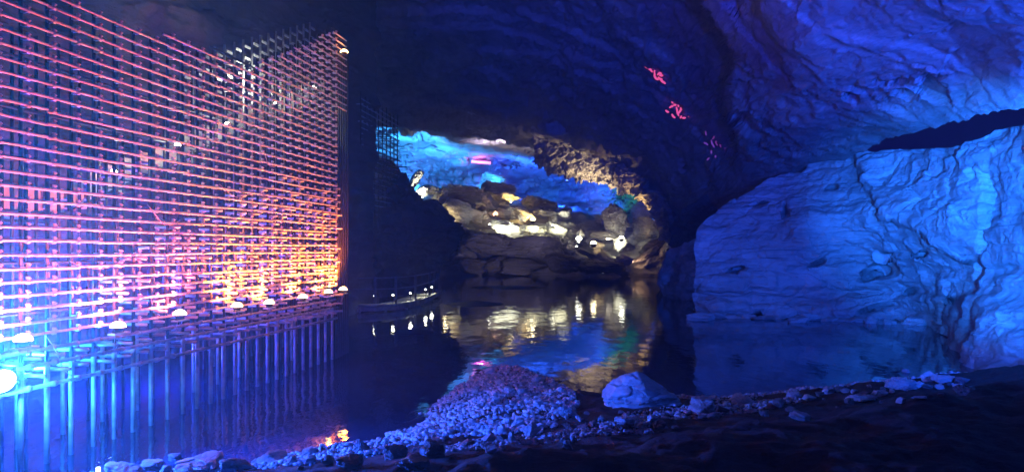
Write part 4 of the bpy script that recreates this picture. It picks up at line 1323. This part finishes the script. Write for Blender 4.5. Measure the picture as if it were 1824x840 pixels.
# unseen key spots added between the rocks, each brightening one rock face
for (px, py, D, dx, dy, wt, c) in [(825, 385, 92, -26, 12, 3000, (1.0, 0.97, 0.62)), (806, 378, 92, -16, 18, 500, WARM), (744, 322, 96, 10, 22, 500, COOLW), (752, 348, 95, 6, 14, 300, COOLW), (788, 352, 94, 4, 16, 350, COOLW),
                                   (898, 404, 89, -14, 16, 900, COOLW), (912, 402, 89, 12, 12, 700, COOLW), (954, 404, 89, -6, 14, 600, (1.0, 0.93, 0.55)), (992, 408, 88, 8, 12, 600, (1.0, 0.95, 0.62)), (910, 352, 96, 6, 14, 800, (1.0, 0.66, 0.16)),
                                   (936, 382, 93, 8, 14, 600, (1.0, 0.66, 0.2)), (1004, 381, 90, 6, 10, 250, COOLW), (984, 394, 91, -4, 12, 300, (1.0, 0.7, 0.25)), (874, 364, 93, 10, 20, 260, (1.0, 0.55, 0.3)), (876, 380, 91, 2, 8, 110, (1.0, 0.5, 0.15)),
                                   (1096, 392, 88, -14, 36, 700, (1.0, 0.9, 0.7)), (1104, 434, 84, -6, -18, 500, COOLW), (1104, 436, 84, -10, 10, 350, COOLW), (1034, 420, 85, -4, 10, 350, COOLW), (1070, 438, 84, -10, 2, 300, WARM), (1150, 454, 82, -22, 14, 200, (1.0, 0.6, 0.35)), (878, 318, 112, 6, 16, 1600, CYAN)]:
    tgt = P(px, py, D)
    src = P(px + dx, py + dy, D - 2.6)
    lamp('rock_fill', src, c, wt * 2.4, tgt, 80, 0.7, 0.10)
lamp('rock_fill', (1.0, 66, 1.4), (0.75, 0.62, 0.9), 4200, (-1.0, 84, 2.6), 62, 0.9, 0.5)  # unseen lilac fill added over the lake to lift the front boulders
# warm light under the knobbly rim
lamp('rim_light', P(1070, 400, 83), (1.0, 0.72, 0.38), 9000, P(1060, 250, 83.5), 85, 0.7, 0.3)
lamp('rim_light', P(1150, 425, 79), (1.0, 0.62, 0.22), 6500, P(1165, 340, 78.0), 95, 0.7, 0.2)
# lilac wash on the chamber roof
lamp('roof_wash', P(900, 330, 92), (0.62, 0.50, 0.72), 17000, P(890, 225, 96), 76, 0.9, 0.3)
# blue washes on the back wall
lamp('wall_wash', P(706, 318, 97), CYAN, 38000, P(730, 270, 106), 120, 0.8, 0.3)
lamp('wall_wash', P(790, 318, 106), AZURE, 24000, P(790, 275, 122), 110, 0.8, 0.3)
lamp('wall_wash', P(900, 330, 112), BLUE, 38000, P(920, 285, 130), 130, 0.9, 0.3)
lamp('wall_wash', P(1000, 352, 108), BLUE, 32000, P(1010, 320, 125), 120, 0.8, 0.3)
lamp('wall_wash', P(878, 330, 106), CYAN, 5000, P(878, 318, 112), 110, 0.7, 0.2)
lamp('wall_wash', P(1090, 352, 104), (0.0, 0.65, 0.42), 5000, P(1095, 335, 112), 70, 0.6, 0.2)
lamp('wall_wash', P(1140, 400, 94), BLUE, 6000, P(1155, 385, 100), 110, 0.9, 0.2)
# magenta light strip on the back wall
p = P(857, 289, 116)
sl = MB(); sl.box(p, Vector((1, 0, -0.08)).normalized(), Vector((0, 1, 0)), Vector((0.08, 0, 1)).normalized(), 1.5, 0.2, 0.18)
o = sl.build('light_strip', G_MAG, None, False)
tag(o, 'short glowing pink magenta light strip on the blue back wall', 'light strip')
lamp('strip_light', p + Vector((0, -1.2, 0)), (1.0, 0.08, 0.6), 400, None, None)
# small blue lamp reflected in the lake
spot_lamp(1010, 322, 104, 'small blue lamp below the knobbly roof rim', 600, BLUE, G_BLUE, 0.8)

# ================================================================== HAZE
if HAZE > 0:
    me = bpy.data.meshes.new('haze')
    bm = bmesh.new()
    bmesh.ops.create_cube(bm, size=1)
    for v in bm.verts:
        v.co = Vector((v.co.x * 150, v.co.y * 190 + 70, v.co.z * 62 + 27))
    bm.to_mesh(me); bm.free()
    hm = bpy.data.materials.new('haze_air'); hm.use_nodes = True
    for n_ in list(hm.node_tree.nodes):
        if n_.type == 'BSDF_PRINCIPLED': hm.node_tree.nodes.remove(n_)
    vs = hm.node_tree.nodes.new('ShaderNodeVolumePrincipled')
    vs.inputs['Color'].default_value = (0.85, 0.85, 0.9, 1)
    vs.inputs['Density'].default_value = HAZE
    vs.inputs['Anisotropy'].default_value = 0.6
    out = [n_ for n_ in hm.node_tree.nodes if n_.type == 'OUTPUT_MATERIAL'][0]
    hm.node_tree.links.new(vs.outputs[0], out.inputs['Volume'])
    ho = link_mesh('haze', me, hm)
    tag(ho, kind='stuff')
